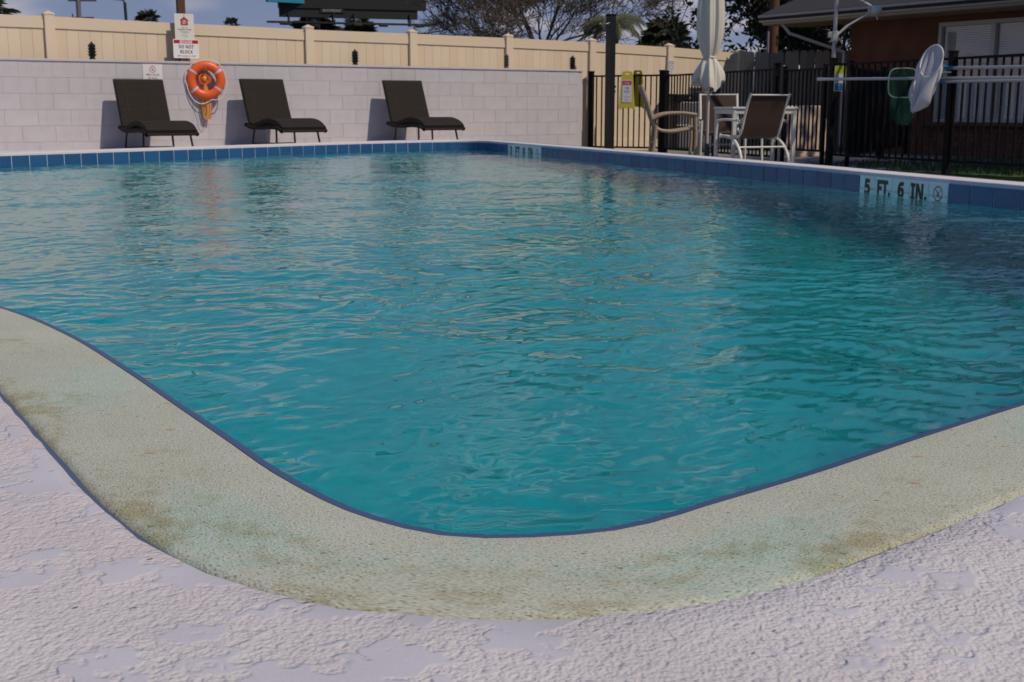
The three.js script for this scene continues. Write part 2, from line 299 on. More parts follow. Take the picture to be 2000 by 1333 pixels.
// ---------------------------------------------------------------- painted block wall
const paintBump = grid(512, 512, (i, j) => { const x = i / 512, y = j / 512, v = 0.5 + 0.25 * n2(x * 40, y * 40) + 0.2 * n2b(x * 90, y * 90) + 0.1 * (rnd() - 0.5); return [v, v, v]; });
const paintMap = grid(1024, 512, (i, j) => {
  const x = i / 1024 * 4, y = j / 512 * 2, c = 0.015 * n2(x * 0.8, y * 0.8) + 0.012 * n2b(x * 4, y * 4) + (rnd() - 0.5) * 0.012, drip = smooth(n2c(x * 9, y * 0.9) + 0.3 * n2(x * 30, y * 4), 0.75, 1.2) * 0.05;
  return [0.748 + c - drip, 0.728 + c - drip, 0.746 + c - drip * 0.9];
}, { srgb: true });
paintMap.repeat.set(1 / 4, 1 / 2); paintBump.repeat.set(2.5, 2.5);
const wallPaint = [0.99, 1, 1.012].map((k) => new THREE.MeshStandardMaterial({ map: paintMap, color: lin(k, k, k), bumpMap: paintBump, bumpScale: 0.0022, roughness: 0.85 }));
const wall = thing('block_wall', 'low pale grey painted concrete block wall behind the loungers', 'wall', yard(0, -0.205, 0), TURN);
function metreUv(g, ox, oy) { const p = g.attributes.position, n = g.attributes.normal, uv = g.attributes.uv; for (let i = 0; i < p.count; i++) { const ax = Math.abs(n.getX(i)), ay = Math.abs(n.getY(i)); uv.setXY(i, ox + (ax > 0.7 ? p.getZ(i) : p.getX(i)), oy + (ay > 0.7 ? p.getZ(i) : p.getY(i))); } return g; }
{
  const L0 = -3.0, L1 = 8.84, HB = 0.203;
  mesh('core', metreUv(box(L1 - L0 - 0.02, 6 * HB, 0.13, (L0 + L1) / 2, 3 * HB, -0.0685), 0, 0), wallPaint[0], wall);
  const whole = [0, 1, 2, 3].map((k) => metreUv(new RoundedBoxGeometry(0.4035, HB - 0.0025, 0.03, 1, 0.0015), k * 0.7, k * 0.4)), half = metreUv(new RoundedBoxGeometry(0.2005, HB - 0.0025, 0.03, 1, 0.0015), 0.2, 0.1);
  for (let c = 0; c < 6; c++) {
    let x = L0 + (c % 2 ? 0.203 : 0);
    const put = (g, cx) => { const b = mesh('block', g, wallPaint[Math.floor(rnd() * 3)], wall); b.position.set(cx, (c + 0.5) * HB, -0.0145 + (rnd() - 0.5) * 0.0016); b.rotation.y = (rnd() - 0.5) * 0.003; };
    if (c % 2) put(half, L0 + 0.1015);
    for (; x + 0.406 <= L1 + 0.01; x += 0.406) put(whole[Math.floor(rnd() * 4)], x + 0.203);
    if (L1 - x > 0.15) put(half, x + 0.1015);
  }
  mesh('cap', metreUv(soft(L1 - L0 + 0.012, 0.032, 0.175, 0.006, (L0 + L1) / 2, 6 * HB + 0.016, -0.073), 0, 0), wallPaint[1], wall);
  mesh('wall_end', metreUv(box(0.02, 6 * HB, 0.15, L1 - 0.002, 3 * HB, -0.078), 0.3, 0), wallPaint[1], wall);
}

// ---------------------------------------------------------------- tan vinyl fence behind the wall
const vinyl = [[0.70, 0.565, 0.42], [0.725, 0.59, 0.445], [0.69, 0.55, 0.40]].map((c) => mat(c, 0.45));
const fence = thing('vinyl_fence', 'tall tan vinyl privacy fence with capped posts behind the block wall', 'fence', yard(0, -0.3, -0.35), TURN);
{
  const posts = [[-3.0, 1.60], [-1.25, 1.595], [0.534, 1.59], [2.30, 1.565], [4.153, 1.545], [5.865, 1.54], [7.616, 1.53], [9.285, 1.512], [10.987, 1.475], [12.672, 1.415]].map(([t, y]) => [t, y + 0.3]);
  const postGeo = new Map(), capTop = new THREE.ConeGeometry(0.093, 0.035, 4); capTop.rotateY(Math.PI / 4);
  for (const [t, y] of posts) {
    const p = mesh('post', soft(0.127, y + 0.02, 0.127, 0.006, t, (y + 0.02) / 2, 0), vinyl[1], fence);
    mesh('post_cap', join([box(0.137, 0.018, 0.137, t, y + 0.029, 0), place(capTop.clone(), t, y + 0.0555, 0)]), vinyl[1], p);
  }
  for (let k = 0; k + 1 < posts.length; k++) {
    const [ta, ya] = posts[k], [tb, yb] = posts[k + 1], a = ta + 0.065, b = tb - 0.065;
    mesh('top_rail', beam([a, ya - 0.075, 0], [b, yb - 0.075, 0], 0.052, 0.15), vinyl[0], fence);
    mesh('bottom_rail', beam([a, 0.10, 0], [b, 0.10, 0], 0.052, 0.19), vinyl[0], fence);
    const n = Math.max(8, Math.round((b - a) / 0.145)), w = (b - a) / n;
    for (let i = 0; i < n; i++) {
      const x = a + (i + 0.5) * w, top = lerp(ya, yb, (x - ta) / (tb - ta)) - 0.145, h = top - 0.19;
      const g = postGeo.get(w.toFixed(3)) ?? new RoundedBoxGeometry(w - 0.0018, 1, 0.022, 1, 0.0016); postGeo.set(w.toFixed(3), g);
      const m = mesh('plank', g, vinyl[Math.floor(rnd() * 3)], fence); m.scale.y = h; m.position.set(x, 0.19 + h / 2, 0.001 * (rnd() - 0.5));
    }
  }
}

// ---------------------------------------------------------------- wicker loungers against the wall
const wickerMap = grid(256, 256, (i, j) => { const a = Math.sin(i / 256 * Math.PI * 2 * 16), b = Math.sin(j / 256 * Math.PI * 2 * 10 + (Math.floor(i / 8) % 2) * Math.PI), v = 0.27 + 0.15 * a * (0.5 + 0.5 * b) + 0.12 * (rnd() - 0.5); return [v * 0.62, v * 0.54, v * 0.50]; }, { srgb: true });
wickerMap.repeat.set(4, 4);
const wicker = new THREE.MeshPhysicalMaterial({ map: wickerMap, roughness: 0.85, specularIntensity: 0.35, bumpMap: wickerMap, bumpScale: 0.003 });
const darkMetal = mat([0.012, 0.011, 0.011], 0.45), blackPaint = mat([0.008, 0.008, 0.009], 0.4);
function slab(profile, thick, width, bevel = 0.01) {   // a bent sheet: profile points [z, y], laid across x
  const c = new THREE.CatmullRomCurve3(profile.map(([z, y]) => V(z, y, 0)), false, 'centripetal'), pts = c.getSpacedPoints(28), sh = new THREE.Shape(), lo = [];
  pts.forEach((p, i) => { const t = c.getTangentAt(i / 28), n = V(-t.y, t.x, 0); sh[i ? 'lineTo' : 'moveTo'](p.x + n.x * thick / 2, p.y + n.y * thick / 2); lo.push([p.x - n.x * thick / 2, p.y - n.y * thick / 2]); });
  lo.reverse().forEach(([x, y]) => sh.lineTo(x, y)); sh.closePath();
  const g = new THREE.ExtrudeGeometry(sh, { depth: width - 2 * bevel, bevelEnabled: true, bevelSize: bevel * 0.6, bevelThickness: bevel, bevelSegments: 2, curveSegments: 1 });
  g.translate(0, 0, -(width - 2 * bevel) / 2); g.rotateY(-Math.PI / 2); return g;
}
function lounger() {
  const o = thing('lounger', '', 'lounger', [0, 0, 0], TURN, 'wicker loungers along the block wall'), W = 0.63;
  const back = mesh('backrest', slab([[-0.28, 0.865], [-0.19, 0.68], [-0.105, 0.49], [-0.015, 0.30]], 0.036, W), wicker, o);
  mesh('backrest_frame', join([-1, 1].map((s) => tube([[s * 0.312, 0.88, -0.288], [s * 0.312, 0.68, -0.20], [s * 0.312, 0.49, -0.115], [s * 0.312, 0.28, -0.02]], 0.017, 20, 6)).concat([bar([-0.312, 0.875, -0.286], [0.312, 0.875, -0.286], 0.017, 6)])), darkMetal, back);
  const seat = mesh('seat', slab([[-0.06, 0.285], [0.08, 0.262], [0.28, 0.285], [0.50, 0.325], [0.70, 0.325], [0.90, 0.285], [1.02, 0.225]], 0.05, W), wicker, o);
  mesh('seat_frame', join([-1, 1].map((s) => tube([[s * 0.312, 0.27, -0.14], [s * 0.312, 0.235, 0.1], [s * 0.312, 0.235, 0.4], [s * 0.312, 0.245, 0.7], [s * 0.312, 0.225, 0.95], [s * 0.312, 0.195, 1.02]], 0.03, 30, 6)).concat([bar([-0.312, 0.197, 1.02], [0.312, 0.197, 1.02], 0.02, 6), bar([-0.312, 0.255, -0.14], [0.312, 0.255, -0.14], 0.016, 6)])), wicker, seat);
  for (const [z, dz] of [[0.10, -0.03], [0.80, 0.05]]) {
    for (const s of [-1, 1]) mesh('leg', bar([s * 0.29, 0.235, z], [s * 0.315, 0.0, z + dz], 0.014, 8), darkMetal, o);
    mesh('foot_bar', bar([-0.315, 0.014, z + dz], [0.315, 0.014, z + dz], 0.0135, 8), darkMetal, o);
  }
  for (const s of [-1, 1]) mesh('back_strut', bar([s * 0.27, 0.60, -0.16], [s * 0.27, 0.24, -0.13], 0.010, 6), darkMetal, o);
  return o;
}
{
  const first = lounger(), put = (o, t, n, label, turn = 0) => { const p = yard(t, 0, n); o.position.set(p[0], deckY(p[0], p[2]), p[2]); o.rotation.y = TURN + turn; o.userData.label = label; };
  put(first, 1.48, 0.50, 'dark brown wicker lounger standing below the no-diving sign');
  for (const [t, n, label, turn] of [[3.19, 0.50, 'dark brown wicker lounger between the life ring and another lounger', 0.035], [5.37, 0.50, 'dark brown wicker lounger standing next to the corner of the pool', -0.03]]) { const c = copyOf(first, label, [0, 0, 0]); put(c, t, n, label, turn); }
}

// ---------------------------------------------------------------- life ring, throw rope, lanterns, signs
{
  const [x, y, z] = yard(2.44, 0.795, 0.085), o = thing('life_ring', 'orange life ring with white grab rope hung on the block wall', 'life ring', [x, y, z], TURN - 0.28);
  const orange = mat([0.80, 0.115, 0.022], 0.42, {}), white = mat([0.75, 0.73, 0.74], 0.6);
  const body = mesh('ring', new THREE.TorusGeometry(0.197, 0.062, 18, 64), orange, o); body.scale.z = 0.82;
  for (const a of [0.55, 2.45, 3.75, 5.6]) { const g = new THREE.TorusGeometry(0.197, 0.0635, 14, 8, 0.14); g.rotateZ(a); const b = mesh('reflective_band', g, mat([0.55, 0.55, 0.60], 0.35), o); b.scale.z = 0.83; }
  const pts = [], N = 64; for (let i = 0; i < N; i++) { const a = i / N * Math.PI * 2, sag = Math.abs(Math.sin(a * 2 - 0.5)) * 0.02, low = Math.max(0, -Math.sin(a)) * 0.05 * Math.abs(Math.sin(a * 2 - 0.5)); pts.push(V((0.262 + sag) * Math.cos(a), (0.262 + sag) * Math.sin(a) - low, 0.02)); }
  mesh('grab_rope', tube(pts, 0.0065, 160, 6, true), white, o);
  mesh('hook', join([bar([0, 0.14, -0.085], [0, 0.14, 0.06], 0.008), bar([0, 0.14, 0.06], [0, 0.175, 0.066], 0.008), box(0.05, 0.09, 0.008, 0, 0.14, -0.078)]), mat([0.4, 0.4, 0.4], 0.4, { metalness: 0.8 }), o);
}
{
  const [x, y, z] = yard(2.44, 0.8, 0.07), o = thing('throw_rope', 'coiled orange throw rope hanging inside and below the life ring', 'rope', [x, y, z], TURN - 0.2), rope = [mat([0.62, 0.24, 0.06], 0.8), mat([0.70, 0.36, 0.13], 0.8)];
  const coil = []; for (let i = 0; i <= 120; i++) { const a = i / 120 * Math.PI * 2 * 5, r = 0.035 + 0.05 * (i / 120); coil.push(V(-0.015 + r * Math.cos(a), 0.015 + r * Math.sin(a), 0.012 * Math.sin(a * 0.6))); }
  mesh('coil', tube(coil, 0.009, 260, 6), mat([0.72, 0.13, 0.03], 0.6), o);
  mesh('float', (() => { const g = new THREE.SphereGeometry(0.032, 14, 10); g.scale(1, 1.2, 0.8); g.translate(-0.015, 0.015, 0.02); return g; })(), mat([0.62, 0.33, 0.04], 0.5), o);
  for (let k = 0; k < 7; k++) {
    const dx = (k - 3) * 0.011, b = -0.50 - 0.05 * rnd(), w = 0.012 + 0.012 * rnd(), dz = 0.02 * (rnd() - 0.5);
    mesh('strand', tube([[-0.01 + dx * 0.3, -0.06, dz], [dx - w, -0.24, 0.01 + dz], [dx - w * 1.4, -0.42, dz], [dx, b, dz], [dx + w * 1.4, -0.43, 0.012], [dx + w, -0.25, 0.016], [-0.01 + dx * 0.3, -0.055, 0.012]], 0.0075, 48, 6), rope[k % 2], o);
  }
  mesh('tie', (() => { const g = new THREE.TorusGeometry(0.036, 0.012, 8, 20); g.rotateX(Math.PI / 2); g.translate(-0.004, -0.225, 0.008); return g; })(), rope[0], o);
  mesh('loose_line', tube([[-0.17, -0.12, 0.0], [-0.16, -0.30, -0.01], [-0.12, -0.50, -0.02], [-0.10, -0.60, -0.02], [-0.06, -0.645, -0.02], [-0.02, -0.60, -0.01], [-0.01, -0.5, 0]], 0.004, 60, 5), mat([0.42, 0.38, 0.36], 0.8), o);
}
function lantern(t, tilt, color, label, s = 1.32) {
  const top = 1.045, [x, y, z] = yard(t, top, -0.06), o = thing('tiered_lantern', label, 'lantern', [x, y, z], TURN + tilt, 'tiered lanterns on the wall top'), m = mat(color, 0.5), core = mat(color.map((c) => c * 0.8), 0.5);
  mesh('base', join([rod(0.034, 0.042, 0.03, 0, 0.015, 0, 10), rod(0.028, 0.028, 0.012, 0, 0.034, 0, 10)]), m, o);
  for (let k = 0; k < 4; k++) { const y0 = 0.045 + k * 0.04, r = (0.054 - k * 0.003) * s; mesh('tier', join([rod(0.034 * s, 0.034 * s, 0.03, 0, y0 + 0.008, 0, 10), rod(0.022, r, 0.016, 0, y0 + 0.026, 0, 12)]), k % 2 ? m : core, o); }
  mesh('finial', join([rod(0.004, 0.034, 0.026, 0, 0.21, 0, 10), place(new THREE.SphereGeometry(0.008, 8, 6), 0, 0.224, 0)]), m, o);
}
lantern(0.985, 0, [0.012, 0.013, 0.012], 'black tiered lantern on the wall top beside the no-diving sign');
lantern(4.756, 0.3, [0.014, 0.016, 0.014], 'black tiered lantern on the wall top between two loungers');
lantern(7.40, 0.2, [0.07, 0.08, 0.075], 'grey weathered tiered lantern on the wall in front of a fence post', 1.05);
lantern(8.69, 0, [0.016, 0.013, 0.011], 'black tiered lantern on the end of the wall beside the black gate');

const post = thing('sign_post', 'rust brown square metal post rising between wall and tan fence', 'post', yard(2.235, -0.3, -0.20), TURN);
mesh('pole', soft(0.105, 3.4, 0.075, 0.006, 0, 1.7, 0), mat([0.085, 0.030, 0.018], 0.65), post);
mesh('base_plate', box(0.2, 0.015, 0.2, 0, 0.0075, 0), mat([0.07, 0.03, 0.02], 0.7), post);
function sign(name, label, w, h, map, position, turn, thick = 0.004, r = 0.012) {
  const o = thing(name, label, 'sign', position, turn), s = new THREE.Shape(), x = w / 2, y = h / 2;
  s.moveTo(-x + r, -y); s.lineTo(x - r, -y); s.quadraticCurveTo(x, -y, x, -y + r); s.lineTo(x, y - r); s.quadraticCurveTo(x, y, x - r, y); s.lineTo(-x + r, y); s.quadraticCurveTo(-x, y, -x, y - r); s.lineTo(-x, -y + r); s.quadraticCurveTo(-x, -y, -x + r, -y);
  const g = new THREE.ExtrudeGeometry(s, { depth: thick, bevelEnabled: false }), uv = g.attributes.uv, p = g.attributes.position;
  for (let i = 0; i < p.count; i++) uv.setXY(i, p.getX(i) / w + 0.5, p.getY(i) / h + 0.5);
  mesh('panel', g, new THREE.MeshStandardMaterial({ map, roughness: 0.45 }), o);
  for (const k of [-1, 1]) mesh('screw', place(new THREE.CylinderGeometry(0.006, 0.006, 0.004, 8), 0, k * (h / 2 - 0.02), thick + 0.002, Math.PI / 2), mat([0.4, 0.4, 0.4], 0.35, { metalness: 0.9 }), o);
  return o;
}
const text = (g, s, x, y, size, color = '#222', weight = 'bold', sx = 1) => { g.fillStyle = color; g.font = `${weight} ${size}px sans-serif`; g.textAlign = 'center'; g.save(); g.translate(x, y); g.scale(sx, 1); g.fillText(s, 0, 0); g.restore(); };
// lines of print too small to read: rows of short dark strokes in word-like runs
function smallPrint(g, words, x, y, h, color) {
  const r = random(words.length * 31 + Math.round(y)), w = h * 0.62, total = words.reduce((a, n) => a + n + 0.8, -0.8) * w; let at = x - total / 2; g.fillStyle = color;
  for (const n of words) { for (let i = 0; i < n; i++) { const t = h * (0.12 + 0.1 * r()); g.fillRect(at + w * 0.12, y - h, t, h); if (r() > 0.4) g.fillRect(at + w * 0.12, y - h * (0.3 + 0.6 * r()), w * 0.66, t * 0.9); if (r() > 0.5) g.fillRect(at + w * 0.62, y - h * (0.5 + 0.5 * r()), t, h * 0.55); at += w; } at += w * 0.8; }
}
sign('property_sign', 'white upright sign with red house emblem above the notice sign', 0.262, 0.345, print(380, 500, (g, w, h) => {
  g.fillStyle = '#dcd6cd'; g.fillRect(0, 0, w, h);
  g.fillStyle = '#9c2a28'; g.beginPath(); g.moveTo(190, 55); g.lineTo(285, 130); g.lineTo(262, 130); g.lineTo(262, 222); g.lineTo(118, 222); g.lineTo(118, 130); g.lineTo(95, 130); g.closePath(); g.fill();
  g.fillStyle = '#dcc3bc'; g.beginPath(); g.arc(190, 160, 50, 0, 7); g.fill(); g.strokeStyle = '#9c2a28'; g.lineWidth = 11; g.beginPath(); g.arc(190, 160, 41, 0, 7); g.moveTo(162, 132); g.lineTo(218, 188); g.moveTo(158, 164); g.lineTo(220, 164); g.stroke();
  smallPrint(g, [4, 2, 1], w / 2, 272, 20, '#6a3a36'); text(g, 'Smoke-Free', w / 2, 318, 48, '#3a3a38'); text(g, 'Property', w / 2, 362, 40, '#4a4a46'); smallPrint(g, [5, 3], w / 2, 410, 19, '#77736c'); smallPrint(g, [3, 3, 7], w / 2, 442, 16, '#77736c');
}), yard(2.258, 1.508, -0.158), TURN - 0.05);
sign('notice_sign', 'white notice sign with red header reading do not block', 0.352, 0.25, print(500, 355, (g, w, h) => {
  g.fillStyle = '#e4dfe0'; g.fillRect(0, 0, w, h); g.fillStyle = '#a81824'; g.fillRect(14, 14, w - 28, 66); g.fillStyle = '#e6c9cb'; g.fillRect(132, 20, w - 264, 54);
  text(g, 'NOTICE', w / 2, 64, 50, '#a81824', 'bold', 0.95); text(g, 'DO NOT', w / 2, 172, 92, '#1c1c20', 'bold', 0.85); text(g, 'BLOCK', w / 2, 268, 92, '#1c1c20', 'bold', 0.85); text(g, 'KEEP CLEAR AT ALL TIMES', w / 2, 326, 34, '#38383c', 'bold', 0.86);
}), yard(2.268, 1.218, -0.154), TURN - 0.05);
sign('diving_sign', 'small white sign with red no-diving symbol above a lounger', 0.262, 0.33, print(400, 500, (g, w, h) => {
  g.fillStyle = '#ded8da'; g.fillRect(0, 0, w, h); noDiving(g, w / 2, 108, 62); smallPrint(g, [4, 5], w / 2, 234, 44, '#30304e'); smallPrint(g, [2, 4], w / 2, 304, 46, '#30304e');
}), yard(1.742, 0.836, 0.004), TURN);

// ---------------------------------------------------------------- black metal fences and gates
const gateBlack = new THREE.MeshPhysicalMaterial({ color: lin(0.0045, 0.0045, 0.0055), roughness: 0.6, specularIntensity: 0.35 }), picketGeo = new RoundedBoxGeometry(0.019, 1, 0.019, 1, 0.002);
function metalFence(name, label, category, a, b, { y0, y1, posts = [], gap = 0.105, postW = 0.055, postUp = 0.05, rails = [0.03, -0.02] }) {
  const A = V(...yard(a[0], 0, a[1])), B = V(...yard(b[0], 0, b[1])), L = A.distanceTo(B), turn = Math.atan2(-(B.z - A.z), B.x - A.x), base = Math.min(deckY(A.x, A.z), deckY(B.x, B.z));
  const o = thing(name, label, category, [A.x, 0, A.z], turn);
  for (const x of posts) {
    const wx = A.x + (B.x - A.x) * x / L, wz = A.z + (B.z - A.z) * x / L, f = deckY(wx, wz) - 0.01, h = y1 + postUp - f;
    const p = mesh('post', soft(postW, h, postW, 0.004, x, f + h / 2, 0), gateBlack, o); mesh('post_cap', soft(postW + 0.012, 0.022, postW + 0.012, 0.006, x, f + h + 0.009, 0), gateBlack, p);
  }
  mesh('rail', box(L, 0.028, 0.026, L / 2, y1 - 0.014, 0), gateBlack, o); mesh('rail', box(L, 0.028, 0.026, L / 2, y0 + 0.014, 0), gateBlack, o);
  const n = Math.max(2, Math.round(L / gap)), h = y1 - y0 - 0.03;
  for (let i = 1; i < n; i++) { const x = i * L / n; if (posts.some((p) => Math.abs(p - x) < 0.045)) continue; const m = mesh('picket', picketGeo, gateBlack, o); m.scale.y = h; m.position.set(x, (y0 + y1) / 2, 0); }
  return o;
}
metalFence('metal_fence', 'black metal picket fence closing the gap between wall end and gate post', 'fence', [9.2, -0.22], [9.80, 0.90], { y0: -0.23, y1: 0.965, posts: [0, 1.27], postW: 0.075, gap: 0.1 });
metalFence('metal_fence', 'long black metal picket fence in front of the grill', 'fence', [9.80, 1.0], [8.88, 4.40], { y0: -0.24, y1: 0.955, posts: [0.0, 1.75, 3.5], postW: 0.07, gap: 0.104 });
metalFence('metal_gate', 'narrow black picket gate before the sunlit stucco wall', 'gate', [8.90, 4.50], [8.62, 5.52], { y0: -0.13, y1: 0.93, posts: [0.03, 1.02], postW: 0.045, postUp: 0.03, gap: 0.095 });
metalFence('metal_fence', 'black metal picket fence in front of the house with pool poles hung on it', 'fence', [8.20, 6.0], [7.2, 11.6], { y0: -0.15, y1: 0.955, posts: [0.0, 2.02, 4.3, 5.6], postW: 0.07, gap: 0.11 });
metalFence('metal_fence', 'black metal picket fence running from the pool gate back to the house', 'fence', [8.45, 6.05], [13.2, 3.1], { y0: -0.17, y1: 0.93, posts: [0.06, 2.7, 5.5], postW: 0.05, gap: 0.1 });

const floorAt = (x, z) => deckY(x, z);
{ // tall black post beside the gate
  const [x, , z] = yard(9.17, 0, 0.33), y = floorAt(x, z), o = thing('tall_post', 'tall square black post standing beside the yellow wet floor sign', 'post', [x, y - 0.01, z], TURN + 0.1);
  mesh('pole', soft(0.118, 2.20, 0.118, 0.005, 0, 1.10, 0), mat([0.011, 0.012, 0.016], 0.42), o);
  mesh('cap', soft(0.13, 0.03, 0.13, 0.006, 0, 2.215, 0), gateBlack, o);
  mesh('hook', join([bar([-0.05, 2.07, 0.02], [-0.29, 2.06, 0.06], 0.004), place(new THREE.SphereGeometry(0.014, 8, 6), -0.29, 2.065, 0.06), place(new THREE.SphereGeometry(0.016, 8, 6), -0.075, 2.08, 0.03), place(new THREE.SphereGeometry(0.014, 8, 6), -0.12, 2.075, 0.03)]), mat([0.75, 0.75, 0.75], 0.25, { metalness: 0.9 }), o);
  mesh('latch', join([box(0.05, 0.04, 0.03, 0.075, 1.08, 0.02), box(0.04, 0.035, 0.03, 0.075, 1.0, 0.02)]), gateBlack, o);
}
{ // folding wet floor sign hung over the fence, a printed notice taped to it
  const [x, , z] = yard(9.44, 0, 0.44), o = thing('wet_floor_sign', 'yellow folding wet floor sign with a taped red and white notice', 'sign', [x, 0.40, z], TURN - 0.75), y = mat([0.56, 0.46, 0.05], 0.4);
  const leaf = () => { const s = new THREE.Shape(); s.moveTo(-0.13, 0.03); s.lineTo(-0.115, 0); s.lineTo(-0.08, 0.03); s.lineTo(0.08, 0.03); s.lineTo(0.115, 0); s.lineTo(0.13, 0.03); s.lineTo(0.085, 0.58); s.quadraticCurveTo(0.08, 0.62, 0.04, 0.62); s.lineTo(-0.04, 0.62); s.quadraticCurveTo(-0.08, 0.62, -0.085, 0.58); s.closePath(); const h = new THREE.Path(); h.moveTo(-0.035, 0.565); h.lineTo(0.035, 0.565); h.lineTo(0.035, 0.595); h.lineTo(-0.035, 0.595); h.closePath(); s.holes.push(h); return new THREE.ExtrudeGeometry(s, { depth: 0.012, bevelEnabled: true, bevelSize: 0.003, bevelThickness: 0.003, bevelSegments: 1 }); };
  mesh('leaf', place(leaf(), 0, 0, 0.01, -0.06), y, o); mesh('leaf', place(leaf(), 0.17, 0.02, -0.17, 0.06, -0.5), y, o);
  const paper = print(256, 400, (g, w, h) => { g.fillStyle = '#cfcdd6'; g.fillRect(0, 0, w, h); g.fillStyle = '#a8343c'; g.fillRect(8, 14, w - 16, 78); smallPrint(g, [6], w / 2, 74, 40, '#d9b5b8'); smallPrint(g, [4], w / 2, 172, 48, '#2a3560'); smallPrint(g, [6], w / 2, 236, 46, '#2a3560'); smallPrint(g, [1], w / 2, 278, 26, '#3c4668'); smallPrint(g, [8], w / 2, 322, 28, '#3c4668'); smallPrint(g, [7], w / 2, 376, 28, '#3c4668'); });
  mesh('notice', place(new THREE.BoxGeometry(0.155, 0.36, 0.002), 0, 0.30, 0.0125, -0.06), [0, 0, 0, 0, 1, 0].map((k) => (k ? new THREE.MeshStandardMaterial({ map: paper, roughness: 0.5 }) : mat([0.6, 0.6, 0.62], 0.6))), o);
}
sign('plaque', 'small white plaque with rounded emblem on a tan fence post', 0.135, 0.235, print(200, 340, (g, w, h) => {
  g.fillStyle = '#c9c6cb'; g.fillRect(0, 0, w, h); g.strokeStyle = '#5d6076'; g.lineWidth = 12; g.strokeRect(34, 34, 132, 46); g.beginPath(); g.ellipse(w / 2, 170, 66, 44, 0, 0, 7); g.stroke(); g.fillStyle = '#5d6076'; g.beginPath(); g.moveTo(80, 262); g.lineTo(120, 262); g.lineTo(100, 298); g.closePath(); g.fill();
}), yard(10.99, 1.13, -0.284), TURN);
{ // barbecue beyond the fence
  const [x, , z] = yard(11.34, 0, 0.06), o = thing('barbecue_grill', 'black lidded barbecue on a grey cabinet behind the metal fence', 'grill', [x, -0.30, z], TURN - 0.62);
  mesh('cabinet', join([soft(0.72, 0.78, 0.5, 0.015, 0, 0.43, 0), box(0.66, 0.04, 0.44, 0, 0.02, 0)]), mat([0.20, 0.19, 0.21], 0.5), o);
  mesh('shelf', soft(0.76, 0.025, 0.53, 0.006, 0, 0.43, 0.01), mat([0.62, 0.60, 0.56], 0.5), o);
  mesh('firebox', soft(0.80, 0.13, 0.5, 0.02, 0.0, 0.90, 0), blackPaint, o);
  const lid = mesh('lid', (() => { const g = new THREE.CylinderGeometry(0.21, 0.21, 0.54, 24, 1, false, 0, Math.PI); g.rotateZ(Math.PI / 2); g.scale(1, 0.62, 1.05); g.translate(0.12, 0.955, 0); return g; })(), blackPaint, o); void lid;
  mesh('lid_handle', join([bar([-0.06, 1.0, 0.235], [0.30, 1.0, 0.235], 0.011), bar([-0.06, 1.0, 0.235], [-0.06, 1.01, 0.19], 0.008), bar([0.30, 1.0, 0.235], [0.30, 1.01, 0.19], 0.008)]), mat([0.4, 0.4, 0.4], 0.3, { metalness: 0.9 }), o);
  mesh('side_shelf', soft(0.22, 0.03, 0.42, 0.008, -0.49, 0.955, 0), blackPaint, o); mesh('side_shelf', soft(0.22, 0.03, 0.42, 0.008, 0.50, 0.955, 0), blackPaint, o);
  for (const k of [-1, 0, 1]) mesh('knob', place(new THREE.CylinderGeometry(0.024, 0.026, 0.03, 14), k * 0.18, 0.9, 0.265, Math.PI / 2), mat([0.5, 0.5, 0.5], 0.3, { metalness: 0.8 }), o);
}

// ---------------------------------------------------------------- table, umbrella and chairs
const whiteMetal = mat([0.66, 0.64, 0.60], 0.38), tanMetal = mat([0.36, 0.27, 0.185], 0.45);
const slingMap = grid(128, 128, (i, j) => { const v = 0.5 + 0.12 * Math.sin(i * 1.57) + 0.1 * Math.sin(j * 1.57) + 0.12 * (rnd() - 0.5); return [v * 0.55, v * 0.39, v * 0.32]; }, { srgb: true });
slingMap.repeat.set(20, 20);
const sling = new THREE.MeshPhysicalMaterial({ map: slingMap, roughness: 0.9, transmission: 0.28, thickness: 0, side: THREE.DoubleSide });
{
  const x = 2.94, z = -15.0, o = thing('patio_table', 'square white metal patio table among the sling chairs', 'table', [x, floorAt(x, z), z], 0.12), S = 0.40;
  mesh('top', soft(0.80, 0.028, 0.80, 0.008, 0, 0.715, 0), mat([0.60, 0.59, 0.56], 0.3), o);
  for (const s of [-1, 1]) { mesh('apron', soft(0.78, 0.055, 0.03, 0.006, 0, 0.673, s * (S - 0.03)), whiteMetal, o); mesh('apron', soft(0.03, 0.055, 0.78, 0.006, s * (S - 0.03), 0.673, 0), whiteMetal, o); }
  for (const a of [-1, 1]) for (const b of [-1, 1]) mesh('leg', soft(0.045, 0.70, 0.045, 0.006, a * (S - 0.035), 0.35, b * (S - 0.035)), whiteMetal, o);
}
function slingSheet(profile, width, material, parent, name) { return mesh(name, slab(profile, 0.006, width, 0.003), material, parent); }
